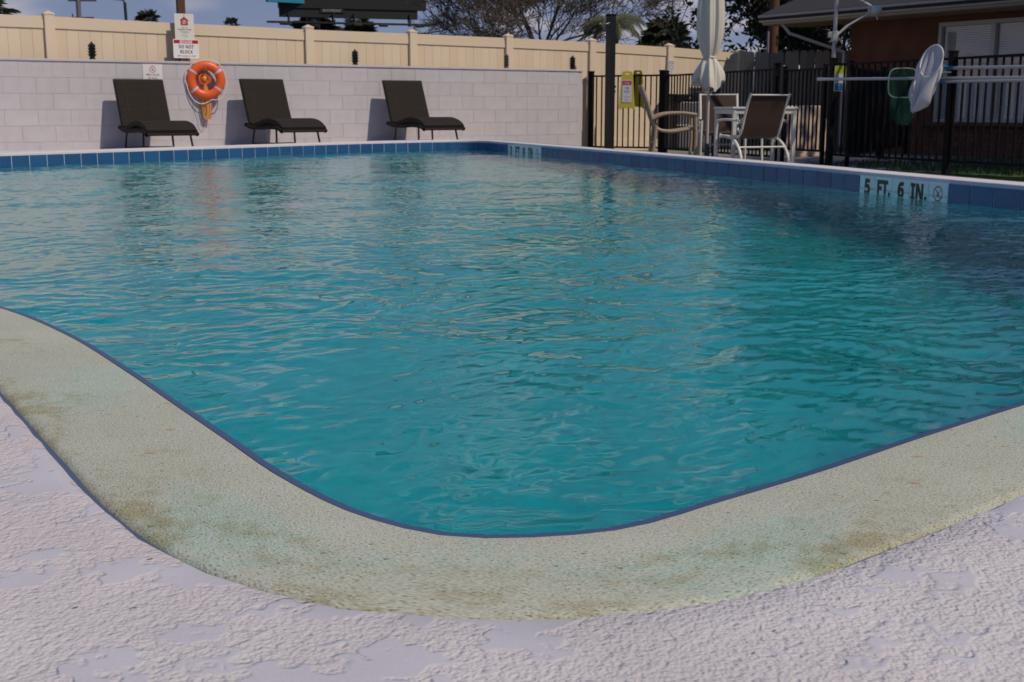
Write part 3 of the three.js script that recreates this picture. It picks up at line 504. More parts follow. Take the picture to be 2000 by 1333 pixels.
{ // white sprung chair: faces the table, its back to the pool
  const x = 2.78, z = -14.25, o = thing('sprung_chair', 'white framed sling chair with curved spring legs, its back to the pool', 'chair', [x, floorAt(x, z), z], 0.40, 'sling chairs round the table');
  slingSheet([[0.30, 0.86], [0.235, 0.70], [0.17, 0.52], [0.12, 0.40]], 0.43, sling, o, 'back_sling'); slingSheet([[0.12, 0.40], [0.0, 0.37], [-0.16, 0.375], [-0.28, 0.40]], 0.43, sling, o, 'seat_sling');
  for (const s of [-1, 1]) {
    mesh('side_rail', tube([[s * 0.23, 0.885, 0.325], [s * 0.23, 0.80, 0.275], [s * 0.23, 0.62, 0.205], [s * 0.23, 0.47, 0.155], [s * 0.23, 0.39, 0.10], [s * 0.23, 0.37, 0.0], [s * 0.23, 0.38, -0.16], [s * 0.23, 0.41, -0.29]], 0.0135, 44, 8), whiteMetal, o);
    mesh('armrest', tube([[s * 0.27, 0.57, 0.20], [s * 0.285, 0.585, 0.05], [s * 0.285, 0.585, -0.15], [s * 0.285, 0.57, -0.27]], 0.015, 24, 8), whiteMetal, o);
    mesh('leg', tube([[s * 0.285, 0.575, -0.26], [s * 0.285, 0.35, -0.285], [s * 0.285, 0.012, -0.26]], 0.014, 20, 8), whiteMetal, o);
    mesh('spring_leg', tube([[s * 0.26, 0.385, -0.24], [s * 0.265, 0.395, -0.10], [s * 0.27, 0.36, 0.06], [s * 0.28, 0.25, 0.20], [s * 0.285, 0.11, 0.265], [s * 0.285, 0.012, 0.275]], 0.017, 36, 8), whiteMetal, o);
  }
  mesh('cross_bar', bar([-0.275, 0.27, 0.19], [0.275, 0.27, 0.19], 0.011), whiteMetal, o); mesh('cross_bar', bar([-0.23, 0.87, 0.315], [0.23, 0.87, 0.315], 0.009), whiteMetal, o); o.scale.set(1.12, 0.97, 1);
}
function diningChair(label, x, z, turn, metal, cloth) {
  const o = thing('patio_chair', label, 'chair', [x, floorAt(x, z), z], turn, 'sling chairs round the table');
  slingSheet([[0.33, 0.875], [0.26, 0.70], [0.20, 0.52], [0.16, 0.41]], 0.45, cloth, o, 'back_sling'); slingSheet([[0.16, 0.41], [0.02, 0.375], [-0.14, 0.385], [-0.28, 0.41]], 0.45, cloth, o, 'seat_sling');
  for (const s of [-1, 1]) {
    mesh('side_rail', tube([[s * 0.24, 0.90, 0.345], [s * 0.24, 0.70, 0.265], [s * 0.24, 0.52, 0.205], [s * 0.24, 0.41, 0.15], [s * 0.24, 0.375, 0.02], [s * 0.24, 0.39, -0.14], [s * 0.24, 0.42, -0.29]], 0.019, 40, 8), metal, o);
    mesh('armrest', tube([[s * 0.275, 0.515, 0.21], [s * 0.285, 0.565, 0.10], [s * 0.285, 0.585, -0.10], [s * 0.285, 0.565, -0.29]], 0.019, 24, 8), metal, o);
    mesh('leg', tube([[s * 0.275, 0.565, -0.275], [s * 0.28, 0.3, -0.285], [s * 0.285, 0.0, -0.27]], 0.018, 20, 8), metal, o);
    mesh('leg', tube([[s * 0.26, 0.44, 0.165], [s * 0.27, 0.22, 0.185], [s * 0.28, 0.0, 0.235]], 0.019, 20, 8), metal, o);
  }
  mesh('cross_bar', bar([-0.24, 0.89, 0.34], [0.24, 0.89, 0.34], 0.012), metal, o); mesh('cross_bar', bar([-0.27, 0.25, 0.185], [0.27, 0.25, 0.185], 0.012), metal, o);
  return o;
}
diningChair('tan framed patio chair standing beside the closed umbrella', 1.95, -15.35, -1.62, tanMetal, sling).scale.setScalar(1.07);
diningChair('white framed brown sling chair on the far side of the table', 2.70, -16.0, Math.PI - 0.05, whiteMetal, sling);
{ // closed umbrella
  const x = 2.47, z = -15.62, y = floorAt(x, z), o = thing('umbrella', 'closed off-white patio umbrella tied near its hem', 'umbrella', [x, y, z], 0);
  mesh('pole', bar([0, 0, 0], [0, 2.84, 0], 0.019, 12), mat([0.5, 0.48, 0.45], 0.4), o);
  mesh('base', join([rod(0.21, 0.24, 0.05, 0, 0.025, 0, 28), rod(0.032, 0.04, 0.22, 0, 0.16, 0, 14)]), mat([0.10, 0.10, 0.10], 0.6), o);
  const prof = [[2.78, 0.012], [2.70, 0.045], [2.45, 0.085], [2.15, 0.120], [1.85, 0.145], [1.62, 0.153], [1.42, 0.140], [1.28, 0.108], [1.195, 0.076], [1.165, 0.073], [1.13, 0.090], [1.07, 0.115], [1.00, 0.138], [0.93, 0.154], [0.87, 0.160], [0.835, 0.158]], cv = new THREE.CatmullRomCurve3(prof.map(([h, r]) => V(r, h, 0)));
  const rows = 70, seg = 96, p = [], ix = [], uv = [], LIFT = 0.15;
  for (let j = 0; j <= rows; j++) { const c = cv.getPoint(j / rows); for (let i = 0; i < seg; i++) {
    const a = i / seg * Math.PI * 2, skirt = smooth(1.16 - c.y, 0, 0.25), k = 8, tw = a + (2.0 - c.y) * 0.10, f = 1 + 0.13 * (1 - skirt) * Math.sin(k * tw + 0.7 * Math.sin(2 * a)) + 0.06 * Math.sin(17 * tw + 2 * Math.sin(a)) + skirt * (0.22 * Math.sin(4 * a + 1.2) + 0.12 * Math.sin(7 * a + 3)), dy = skirt * (0.06 * Math.sin(2 * a + 2) + 0.035 * Math.sin(5 * a)), r = c.x * f;
    p.push(r * Math.cos(a), c.y + dy + LIFT, r * Math.sin(a)); uv.push(i / seg * 3, c.y * 2); } }
  for (let j = 0; j < rows; j++) for (let i = 0; i < seg; i++) { const q = j * seg, n = (i + 1) % seg; ix.push(q + i, q + n, q + seg + i, q + n, q + seg + n, q + seg + i); }
  const g = new THREE.BufferGeometry(); g.setAttribute('position', new THREE.Float32BufferAttribute(p, 3)); g.setAttribute('uv', new THREE.Float32BufferAttribute(uv, 2)); g.setIndex(ix); g.computeVertexNormals();
  mesh('canopy', g, new THREE.MeshPhysicalMaterial({ color: lin(0.66, 0.63, 0.56), roughness: 0.95, transmission: 0.12, thickness: 0, side: THREE.DoubleSide }), o);
  mesh('tie_strap', (() => { const t = new THREE.TorusGeometry(0.076, 0.008, 8, 40); t.rotateX(Math.PI / 2); t.scale(1, 1.6, 1); t.translate(0, 1.33, 0); return t; })(), mat([0.62, 0.59, 0.54], 0.9), o);
}

// ---------------------------------------------------------------- things hung on the right-hand fence
const alu = mat([0.42, 0.42, 0.46], 0.32, { metalness: 0.35 });
const poleThing = (label, a, b, r, hook) => { const A = V(...a), B = V(...b), o = thing('pool_pole', label, 'pole', a, 0, 'pool poles on the fence'), d = B.clone().sub(A).toArray(); mesh('shaft', bar([0, 0, 0], d, r, 12), alu, o); const u = B.clone().sub(A).normalize(); mesh('grip', bar(u.clone().multiplyScalar(-0.02).toArray(), u.clone().multiplyScalar(0.10).toArray(), r * 1.15, 12), hook, o); return o; };
const blueGrip = mat([0.01, 0.16, 0.30], 0.4);
poleThing('long silver pool pole hung along the fence past the green net', [3.624, 0.758, -14.7], [5.142, 0.708, -11.7], 0.0165, alu);
poleThing('silver pool pole with blue socket holding the white leaf net', [4.526, 0.832, -12.95], [5.046, 0.804, -11.5], 0.0165, blueGrip);
poleThing('short silver pool pole hung lowest on the fence below the others', [4.462, 0.693, -13.0], [5.078, 0.681, -11.55], 0.0145, blueGrip);
function netBag(rim, tip, levels, k, seed) {            // a cloth bag from a closed rim down to a tip
  const rows = [], n = rim.length, r = random(seed), ph = r() * 6;
  for (let j = 0; j <= levels; j++) { const f = j / levels, row = []; for (let i = 0; i < n; i++) { const q = 1 - 0.72 * Math.pow(f, 2.2), v = rim[i].clone().multiplyScalar(q).addScaledVector(tip, f), a = i / n * Math.PI * 2; const w = Math.sin(f * Math.PI) * k; v.x += w * (0.5 * Math.sin(5 * a + ph + f * 3) + 0.3 * Math.sin(11 * a)); v.z += w * 0.9 * Math.cos(4 * a + ph); v.y -= 0.08 * Math.sin(f * Math.PI) * (0.5 + 0.5 * Math.cos(a)) + 0.02 * f * Math.sin(7 * a); row.push(v); } rows.push(row); }
  const p = [], ix = []; for (const row of rows) for (const v of row) p.push(v.x, v.y, v.z);
  for (let j = 0; j < levels; j++) for (let i = 0; i < n; i++) { const q = j * n, m = (i + 1) % n; ix.push(q + i, q + m, q + n + i, q + m, q + n + m, q + n + i); }
  const c = p.length / 3; p.push(tip.x, tip.y, tip.z); for (let i = 0; i < n; i++) ix.push(levels * n + i, levels * n + ((i + 1) % n), c);
  const g = new THREE.BufferGeometry(); g.setAttribute('position', new THREE.Float32BufferAttribute(p, 3)); g.setIndex(ix); g.computeVertexNormals(); return g;
}
{
  const o = thing('leaf_net', 'white bag leaf skimmer net hanging on its hoop by the poles', 'net', [4.335, 0.90, -12.9], 0), rim = [];
  for (let i = 0; i < 40; i++) { const a = i / 40 * Math.PI * 2, u = 0.155 * Math.cos(a), w = 0.205 * Math.sin(a); rim.push(V(u * 0.40 + w * 0.30, w * 0.80 - u * 0.10, u * 0.85 - w * 0.25)); }
  mesh('hoop', tube(rim, 0.0085, 90, 8, true), mat([0.62, 0.62, 0.64], 0.4), o);
  mesh('bag', netBag(rim, V(-0.15, -0.47, 0.0), 22, 0.075, 5), new THREE.MeshPhysicalMaterial({ color: lin(0.66, 0.64, 0.68), roughness: 1, transparent: true, opacity: 0.66, side: THREE.DoubleSide }), o);
  mesh('socket', bar([0.12, -0.05, 0], [0.21, -0.07, -0.05], 0.019, 10), blueGrip, o);
}
{
  const o = thing('dip_net', 'green hand net with pale rim hung on the fence', 'net', [4.214, 0.69, -13.42], 0), rim = [];
  for (let i = 0; i < 40; i++) { const a = i / 40 * Math.PI * 2, c = Math.cos(a), s = Math.sin(a), q = Math.pow(Math.pow(Math.abs(c), 4) + Math.pow(Math.abs(s), 4), -0.25); rim.push(V(0.145 * c * q, 0.155 * s * q, 0.03 * c)); }
  mesh('rim', tube(rim, 0.0065, 90, 8, true), mat([0.22, 0.42, 0.32], 0.5), o);
  mesh('bag', netBag(rim, V(0.0, -0.40, 0.06), 12, 0.02, 9), new THREE.MeshPhysicalMaterial({ color: lin(0.006, 0.060, 0.038), roughness: 1, transparent: true, opacity: 0.3, side: THREE.DoubleSide }), o);
  mesh('handle', bar([0.14, 0.10, 0.0], [0.42, 0.105, 0.25], 0.008, 8), mat([0.22, 0.42, 0.32], 0.5), o);
}
sign('fence_sign', 'small sign with yellow-green top and blue foot on the black fence', 0.145, 0.30, print(200, 414, (g, w, h) => {
  g.fillStyle = '#b9bcb4'; g.fillRect(0, 0, w, h); g.fillStyle = '#9fae2e'; g.fillRect(0, 0, w, 130); g.fillStyle = '#1f5f9c'; g.fillRect(12, 286, w - 24, 116); smallPrint(g, [4, 2], w / 2, 330, 24, '#9cc0e0'); smallPrint(g, [8], w / 2, 376, 22, '#9cc0e0'); smallPrint(g, [1], w / 2, 250, 40, '#6d7066');
}), [3.945, 0.775, -14.98], 0.15);
{ // mast with a lamp arm
  const x = 3.99, z = -15.42, y = floorAt(x, z), o = thing('mast', 'thin grey metal mast with a jointed arm and round lamp housing', 'mast', [x, y, z], 0), grey = mat([0.34, 0.33, 0.36], 0.4, { metalness: 0.3 }), pale = mat([0.46, 0.45, 0.44], 0.5);
  const up = -y;
  mesh('pole', bar([-0.03, 0, 0], [-0.01, 2.9, 0], 0.024, 12), grey, o);
  mesh('clamp', join([soft(0.07, 0.13, 0.08, 0.012, -0.02, 1.29 + up, 0), soft(0.05, 0.07, 0.06, 0.01, -0.075, 1.31 + up, 0)]), pale, o);
  mesh('arm', join([bar([0.01, 1.31 + up, 0.02], [0.13, 1.42 + up, 0.03], 0.017), bar([0.12, 1.415 + up, 0.03], [0.40, 1.575 + up, 0.05], 0.0125)]), pale, o);
  mesh('upper_arm', bar([0.43, 1.63 + up, 0.05], [0.20, 1.76 + up, 0.03], 0.013), pale, o);
  const head = mesh('lamp_housing', (() => { const g = new THREE.SphereGeometry(0.068, 20, 14); g.scale(1.1, 0.95, 1); g.translate(0.455, 1.595 + up, 0.05); return g; })(), pale, o);
  mesh('bracket', box(0.045, 0.07, 0.04, 0.385, 1.60 + up, 0.05), grey, head); mesh('sensor', bar([0.46, 1.55 + up, 0.05], [0.485, 1.49 + up, 0.05], 0.012), grey, head);
}

// ---------------------------------------------------------------- house, wooden fence, low stucco wall
// house axes: x along its front (towards the camera's side), z out of the front towards the pool
const house = thing('house', 'low brown house with dark shingle roof, white gutter and wide window', 'house', yard(13.41, -0.32, 1.62), TURN - Math.PI / 2);
{
  const stuccoMap = grid(256, 256, (i, j) => { const v = 0.92 + 0.08 * n2(i / 60, j / 60) + 0.08 * (rnd() - 0.5); return [0.43 * v, 0.275 * v, 0.20 * v]; }, { srgb: true });
  const brown = new THREE.MeshStandardMaterial({ map: stuccoMap, roughness: 0.95 }), trim = mat([0.50, 0.48, 0.45], 0.6), L = 11, HT = 2.35, WX0 = 1.78, WX1 = 4.6, WY0 = 0.53, WY1 = 2.09;
  const front = mesh('front_wall', join([box(WX0, HT, 0.2, WX0 / 2, HT / 2, -0.1), box(L - WX1, HT, 0.2, (L + WX1) / 2, HT / 2, -0.1), box(WX1 - WX0, WY0 - 0.07, 0.2, (WX0 + WX1) / 2, (WY0 - 0.07) / 2, -0.1), box(WX1 - WX0, HT - WY1, 0.2, (WX0 + WX1) / 2, (HT + WY1) / 2, -0.1)]), brown, house);
  mesh('side_wall', box(0.2, HT, 7, 0.1, HT / 2, -3.7), brown, house); mesh('back_wall', box(L, HT, 0.2, L / 2, HT / 2, -7.2), brown, house);
  // brick apron under the window
  const brickM = [[0.16, 0.062, 0.045], [0.12, 0.05, 0.04], [0.19, 0.075, 0.05]].map((c) => mat(c, 0.9)), brickG = [[], [], []];
  for (let c = 0; c < 7; c++) for (let x = 1.55 + (c % 2) * 0.105; x < 7; x += 0.21) brickG[Math.floor(rnd() * 3)].push(box(0.2, 0.062, 0.03, x + 0.1, 0.035 + c * 0.072, 0.014 + 0.003 * rnd()));
  brickG.forEach((g, k) => { const m = mesh('bricks', join(g), brickM[k], house); m.userData.kind = 'stuff'; });
  const sill = mesh('sill', soft(WX1 - WX0 + 0.1, 0.06, 0.26, 0.01, (WX0 + WX1) / 2, WY0 - 0.035, 0.0), mat([0.14, 0.06, 0.045], 0.9), house); void sill; void front;
  const win = mesh('window', join([box(WX1 - WX0, 0.06, 0.08, (WX0 + WX1) / 2, WY1 - 0.03, -0.06), box(WX1 - WX0, 0.05, 0.08, (WX0 + WX1) / 2, WY0 + 0.022, -0.06), box(0.06, WY1 - WY0 - 0.11, 0.08, WX0 + 0.03, (WY0 + WY1) / 2, -0.06), box(0.06, WY1 - WY0 - 0.11, 0.08, WX1 - 0.03, (WY0 + WY1) / 2, -0.06), box(0.075, WY1 - WY0 - 0.11, 0.085, 2.80, (WY0 + WY1) / 2, -0.06)]), trim, house);
  for (const [a, b] of [[WX0 + 0.06, 2.762], [2.838, WX1 - 0.06]]) {
    mesh('pane', box(b - a, WY1 - WY0 - 0.11, 0.006, (a + b) / 2, (WY0 + WY1) / 2, -0.07), new THREE.MeshPhysicalMaterial({ color: 0xffffff, roughness: 0.02, transmission: 1, thickness: 0, ior: 1.5 }), win);
    mesh('pane_bar', box(b - a, 0.02, 0.02, (a + b) / 2, 1.37, -0.058), trim, win);
    const slats = []; for (let y = WY0 + 0.05; y < WY1 - 0.06; y += 0.027) slats.push(box(b - a - 0.02, 0.002, 0.026, (a + b) / 2, y, -0.125, 0.9));
    mesh('blind', join(slats), mat([0.62, 0.62, 0.64], 0.6), win);
  }
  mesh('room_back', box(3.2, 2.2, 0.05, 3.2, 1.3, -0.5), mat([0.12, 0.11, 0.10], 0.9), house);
  // eaves, gutter and roof
  const E0 = -1.42, E1 = L + 0.6, EZ = 0.72;
  mesh('soffit', box(E1 - E0, 0.03, EZ + 0.25, (E0 + E1) / 2, 2.21, EZ / 2 - 0.13), mat([0.30, 0.22, 0.17], 0.8), house);
  mesh('fascia', box(E1 - E0, 0.15, 0.03, (E0 + E1) / 2, 2.285, EZ - 0.005), mat([0.36, 0.33, 0.29], 0.6), house);
  mesh('gutter', (() => { const s = new THREE.Shape(); s.moveTo(0, 0); s.lineTo(0.075, 0.01); s.quadraticCurveTo(0.105, 0.04, 0.11, 0.105); s.lineTo(0.125, 0.115); s.lineTo(0.125, 0.125); s.lineTo(0.10, 0.12); s.lineTo(0.095, 0.05); s.lineTo(0.07, 0.02); s.lineTo(0.012, 0.012); s.lineTo(0.012, 0.12); s.lineTo(0, 0.12); s.closePath(); const g = new THREE.ExtrudeGeometry(s, { depth: E1 - E0, bevelEnabled: false }); g.rotateY(-Math.PI / 2); g.translate(E1, 2.235, EZ + 0.012); return g; })(), mat([0.50, 0.47, 0.44], 0.5), house);
  const shingleMap = grid(512, 512, (i, j) => { const v = 0.5 + 0.5 * (n2(Math.floor(i / 18) * 3.1, Math.floor(j / 32) * 2.7)) * 0.5 + 0.3 * (rnd() - 0.5); return [0.16 + 0.05 * v, 0.155 + 0.05 * v, 0.17 + 0.05 * v]; }, { srgb: true });
  const roofM = new THREE.MeshStandardMaterial({ map: shingleMap, roughness: 0.95 }), a = 0.34, courses = [];
  for (let k = 0; k < 30; k++) { const z = EZ + 0.06 - k * 0.14 * Math.cos(a), y = 2.375 + k * 0.14 * Math.sin(a); courses.push(box(E1 - E0 + 0.04, 0.012, 0.19, (E0 + E1) / 2, y + 0.03, z - 0.09, a + 0.05)); }
  const roof = mesh('roof', join([box(E1 - E0, 0.05, 4.6, (E0 + E1) / 2, 2.36 + 2.1 * Math.sin(a), EZ + 0.0 - 2.1 * Math.cos(a) - 0.06, a), box(E1 - E0, 0.05, 4.6, (E0 + E1) / 2, 2.36 + 2.1 * Math.sin(a), EZ - 8.4 * Math.cos(a) + 2.1 * Math.cos(a), -a)]), roofM, house);
  mesh('shingles', join(courses), roofM, roof).userData.kind = 'stuff';
  mesh('downspout', join([beam([-1.0, 2.21, EZ - 0.05], [-0.85, 2.02, EZ - 0.12], 0.06, 0.05), beam([-0.85, 2.03, EZ - 0.12], [-0.1, 1.70, 0.04], 0.06, 0.05), beam([-0.1, 1.72, 0.04], [-0.08, 0.1, 0.04], 0.06, 0.05)]), mat([0.36, 0.35, 0.31], 0.5), house);
}
{ // weathered wooden fence
  const A = V(4.317, 0, -23.6), B = V(6.30, 0, -22.5), L = A.distanceTo(B), o = thing('wooden_fence', 'weathered grey dog-eared wooden fence beside the brown house', 'fence', [A.x, -0.3, A.z], Math.atan2(-(B.z - A.z), B.x - A.x));
  const m = [[0.17, 0.145, 0.125], [0.20, 0.175, 0.15], [0.145, 0.125, 0.11], [0.22, 0.19, 0.155]].map((c) => mat(c, 0.95)), W = 0.135, n = Math.round(L / (W + 0.004));
  const s = new THREE.Shape(); s.moveTo(-W / 2, 0); s.lineTo(W / 2, 0); s.lineTo(W / 2, 1.72); s.lineTo(W / 2 - 0.03, 1.76); s.lineTo(-W / 2 + 0.03, 1.76); s.lineTo(-W / 2, 1.72); s.closePath();
  const g = new THREE.ExtrudeGeometry(s, { depth: 0.018, bevelEnabled: false });
  for (let i = 0; i < n; i++) { const b = mesh('picket', g, m[Math.floor(rnd() * 4)], o); b.position.set((i + 0.5) * L / n, 0.0, (rnd() - 0.5) * 0.006); b.scale.y = 1 + (rnd() - 0.5) * 0.022 - 0.0; b.rotation.z = (rnd() - 0.5) * 0.012; }
  for (const y of [0.4, 1.0, 1.55]) mesh('rail', box(L, 0.08, 0.04, L / 2, y, -0.03), m[2], o);
  mesh('post', box(0.09, 1.82, 0.09, -0.05, 0.91, 0), m[3], o);
}
{ // low stucco wall that the sun reaches
  const o = thing('stucco_wall', 'low pale pink stucco wall lit by the sun behind the narrow gate', 'wall', [4.33, -0.32, -18.7], 0.55), s = new THREE.Shape();
  s.moveTo(-0.46, 0); s.lineTo(0.50, 0); s.lineTo(0.46, 0.42); s.quadraticCurveTo(0.40, 0.66, 0.28, 0.77); s.lineTo(-0.46, 0.77); s.closePath();
  mesh('body', new THREE.ExtrudeGeometry(s, { depth: 0.15, bevelEnabled: true, bevelSize: 0.012, bevelThickness: 0.012, bevelSegments: 2 }), mat([0.62, 0.47, 0.40], 0.9, { bumpMap: paintBump, bumpScale: 0.003 }), o);
  mesh('footing', box(1.06, 0.05, 0.24, 0.02, 0.02, 0.075), mat([0.35, 0.31, 0.28], 0.95), o);
}

{ // lawn between the fence and the house
  const map = grid(512, 512, (i, j) => { const x = i / 512 * 3, y = j / 512 * 3, v = 0.5 + 0.25 * n2(x * 2, y * 2) + 0.2 * n2b(x * 11, y * 11) + (rnd() - 0.5) * 0.4; return [0.20 + 0.10 * v, 0.27 + 0.12 * v, 0.11 + 0.05 * v]; }, { srgb: true });
  map.repeat.set(1 / 3, 1 / 3);
  const T0 = 8.45, T1 = 13.6, N0 = 5.2, N1 = 15, g = metreUv(new THREE.BoxGeometry(T1 - T0, 0.14, N1 - N0), 0, 0); g.translate((T0 + T1) / 2, -0.375, (N0 + N1) / 2); g.rotateY(TURN); g.translate(ORIGIN.x, 0, ORIGIN.z);
  structure('lawn', g, new THREE.MeshStandardMaterial({ map, roughness: 1 }));
  const blade = new THREE.BufferGeometry(); blade.setAttribute('position', new THREE.Float32BufferAttribute([-0.004, 0, 0, 0.004, 0, 0, 0.006, 0.05, 0.012, -0.004, 0, 0, 0.006, 0.05, 0.012, 0.002, 0.05, 0.012], 3)); blade.computeVertexNormals();
  const n = 16000, o = new THREE.InstancedMesh(blade, new THREE.MeshStandardMaterial({ color: lin(0.05, 0.075, 0.02), roughness: 0.9, side: THREE.DoubleSide }), n), r = random(77), d = new THREE.Object3D();
  for (let i = 0; i < n; i++) { const p = yard(T0 + 0.05 + r() * 4.8, -0.305, N0 + 0.05 + r() * 7.0); d.position.set(...p); d.rotation.set((r() - 0.5) * 0.7, r() * 6.28, (r() - 0.5) * 0.7); d.scale.setScalar(0.6 + r() * 0.8); d.updateMatrix(); o.setMatrixAt(i, d.matrix); }
  o.name = 'grass'; o.userData = { kind: 'stuff', label: 'short dark green grass on the lawn before the house', category: 'grass' }; shadows(o); scene.add(o);
}

// ---------------------------------------------------------------- trees, poles and the billboard beyond the fence
const bark = mat([0.075, 0.055, 0.042], 0.95), greyBark = mat([0.135, 0.105, 0.088], 0.95);
const leafMat = (c, t = 0.3) => new THREE.MeshPhysicalMaterial({ color: lin(...c), roughness: 0.9, transmission: t, thickness: 0, side: THREE.DoubleSide });
function soup(tri, name, material, parent) { const g = new THREE.BufferGeometry(); g.setAttribute('position', new THREE.Float32BufferAttribute(tri, 3)); g.computeVertexNormals(); return mesh(name, g, material, parent); }
function limbs(r, start, dir, len, rad, depth, out, spread = 0.6, tips = [], up = 0.12) {
  let p = start.clone(), d = dir.clone().normalize(), rr = rad; const n = 4, pts = [p.clone()];
  for (let i = 0; i < n; i++) { d.add(V((r() - 0.5) * 0.45, (r() - 0.5) * 0.35 + up * 0.4, (r() - 0.5) * 0.45)).normalize(); p = p.clone().addScaledVector(d, len / n); pts.push(p.clone()); }
  for (let i = 0; i < n; i++) { const a = pts[i], b = pts[i + 1], r1 = Math.max(rr, 0.009), r2 = Math.max(rr * 0.84, 0.008), v = b.clone().sub(a), g = new THREE.CylinderGeometry(r2, r1, v.length() * 1.06, depth > 2 ? 7 : 4, 1, true); M4.makeRotationFromQuaternion(new THREE.Quaternion().setFromUnitVectors(V(0, 1, 0), v.clone().normalize())); M4.setPosition(a.clone().add(b).multiplyScalar(0.5)); out.push(g.applyMatrix4(M4)); rr = r2; }
  if (depth <= 1) { tips.push(...pts.slice(1)); if (depth <= 0) return tips; }
  const k = depth > 2 ? 4 : 3 + Math.floor(r() * 2);
  for (let i = 0; i < k; i++) { const at = pts[2 + Math.floor(r() * 3)], q = d.clone().add(V((r() - 0.5) * 2 * spread, (r() - 0.35) * spread, (r() - 0.5) * 2 * spread)).normalize(); limbs(r, at, q, len * (0.55 + 0.25 * r()), rr * (0.5 + 0.2 * r()), depth - 1, out, spread * 1.1, tips, up); }
  return tips;
}
function leaf(tri, r, c, s) { const a = V(r() - 0.5, r() - 0.5, r() - 0.5).normalize(), b = V(r() - 0.5, r() - 0.5, r() - 0.5).cross(a).normalize(), l = s * (0.7 + 0.6 * r()), w = l * 0.45, e = c.clone().addScaledVector(a, l), m1 = c.clone().addScaledVector(a, l * 0.45).addScaledVector(b, w * 0.5), m2 = c.clone().addScaledVector(a, l * 0.45).addScaledVector(b, -w * 0.5); tri.push(...c.toArray(), ...m1.toArray(), ...e.toArray(), ...c.toArray(), ...e.toArray(), ...m2.toArray()); }
function leafyTree(label, x, z, height, spreadR, count, size, colors, seed, { trunk = 0.16, low = 0.35, depth = 3, squash = 1, wood = bark, group } = {}) {
  const r = random(seed), o = thing('tree', label, 'tree', [x, -0.3, z], 0, group), g = [], tips = limbs(r, V(0, 0, 0), V(0, 1, 0), height * low * 1.25, trunk, depth, g, 0.9);
  mesh('trunk', join(g), wood, o);
  colors.forEach((c, k) => {
    const tri = [], clumps = []; for (let i = 0; i < 16; i++) { const a = r() * 6.283, e = Math.pow(r(), 0.6), y = low + (1 - low) * r(), rr = spreadR * e * Math.sqrt(Math.max(0.08, 1 - Math.pow((y - 0.62) / 0.5, 2))); clumps.push([V(Math.cos(a) * rr, y * height * squash, Math.sin(a) * rr), spreadR * (0.20 + 0.22 * r())]); }
    if (tips.length) for (let i = 0; i < 8; i++) { const t = tips[Math.floor(r() * tips.length)]; clumps.push([t.clone(), spreadR * 0.22]); }
    for (let i = 0; i < count / colors.length; i++) { const [cc, cr] = clumps[Math.floor(r() * clumps.length)], v = V(r() + r() - 1, (r() + r() - 1) * 0.75, r() + r() - 1).multiplyScalar(cr * 1.3).add(cc); if (v.y < 0.2) v.y = 0.2 + r() * 0.3; leaf(tri, r, v, size); }
    soup(tri, 'crown', leafMat(c), o);
  });
  return o;
}
function fanPalm(label, x, z, height, R, fronds, color, seed, group) {
  const r = random(seed), o = thing('palm_tree', label, 'palm', [x, -0.3, z], 0, group), lean = (r() - 0.5) * 0.06;
  mesh('trunk', tube([[0, 0, 0], [lean * height * 0.4, height * 0.5, 0], [lean * height, height, 0]], 0.14, 12, 8), greyBark, o);
  const tri = [], head = V(lean * height, height, 0);
  for (let i = 0; i < fronds; i++) {
    const a = r() * 6.283, el = lerp(-0.55, 1.35, Math.pow(r(), 0.8)), d = V(Math.cos(a) * Math.cos(el), Math.sin(el), Math.sin(a) * Math.cos(el)), L = R * (0.42 + 0.15 * r()), hub = head.clone().addScaledVector(d, L), side = V(-Math.sin(a), 0, Math.cos(a)), upv = side.clone().cross(d).normalize();
    const w = 0.012 * R * 2; tri.push(...head.clone().addScaledVector(side, -w).toArray(), ...head.clone().addScaledVector(side, w).toArray(), ...hub.toArray());
    const n = 17; for (let k = 0; k < n; k++) { const b = (k / (n - 1) - 0.5) * 3.7, l = R * (0.62 - 0.10 * Math.abs(b)) * (0.85 + 0.3 * r()), q = d.clone().multiplyScalar(Math.cos(b)).addScaledVector(side, Math.sin(b)), mid = hub.clone().addScaledVector(q, l * 0.55).addScaledVector(upv, 0.02 * R), tip = hub.clone().addScaledVector(q, l).add(V(0, -0.16 * l * (1 + r()), 0)), t = q.clone().cross(upv).normalize().multiplyScalar(R * 0.022);
      tri.push(...hub.toArray(), ...mid.clone().add(t).toArray(), ...tip.toArray(), ...hub.toArray(), ...tip.toArray(), ...mid.clone().sub(t).toArray()); }
  }
  soup(tri, 'crown', leafMat(color), o); return o;
}
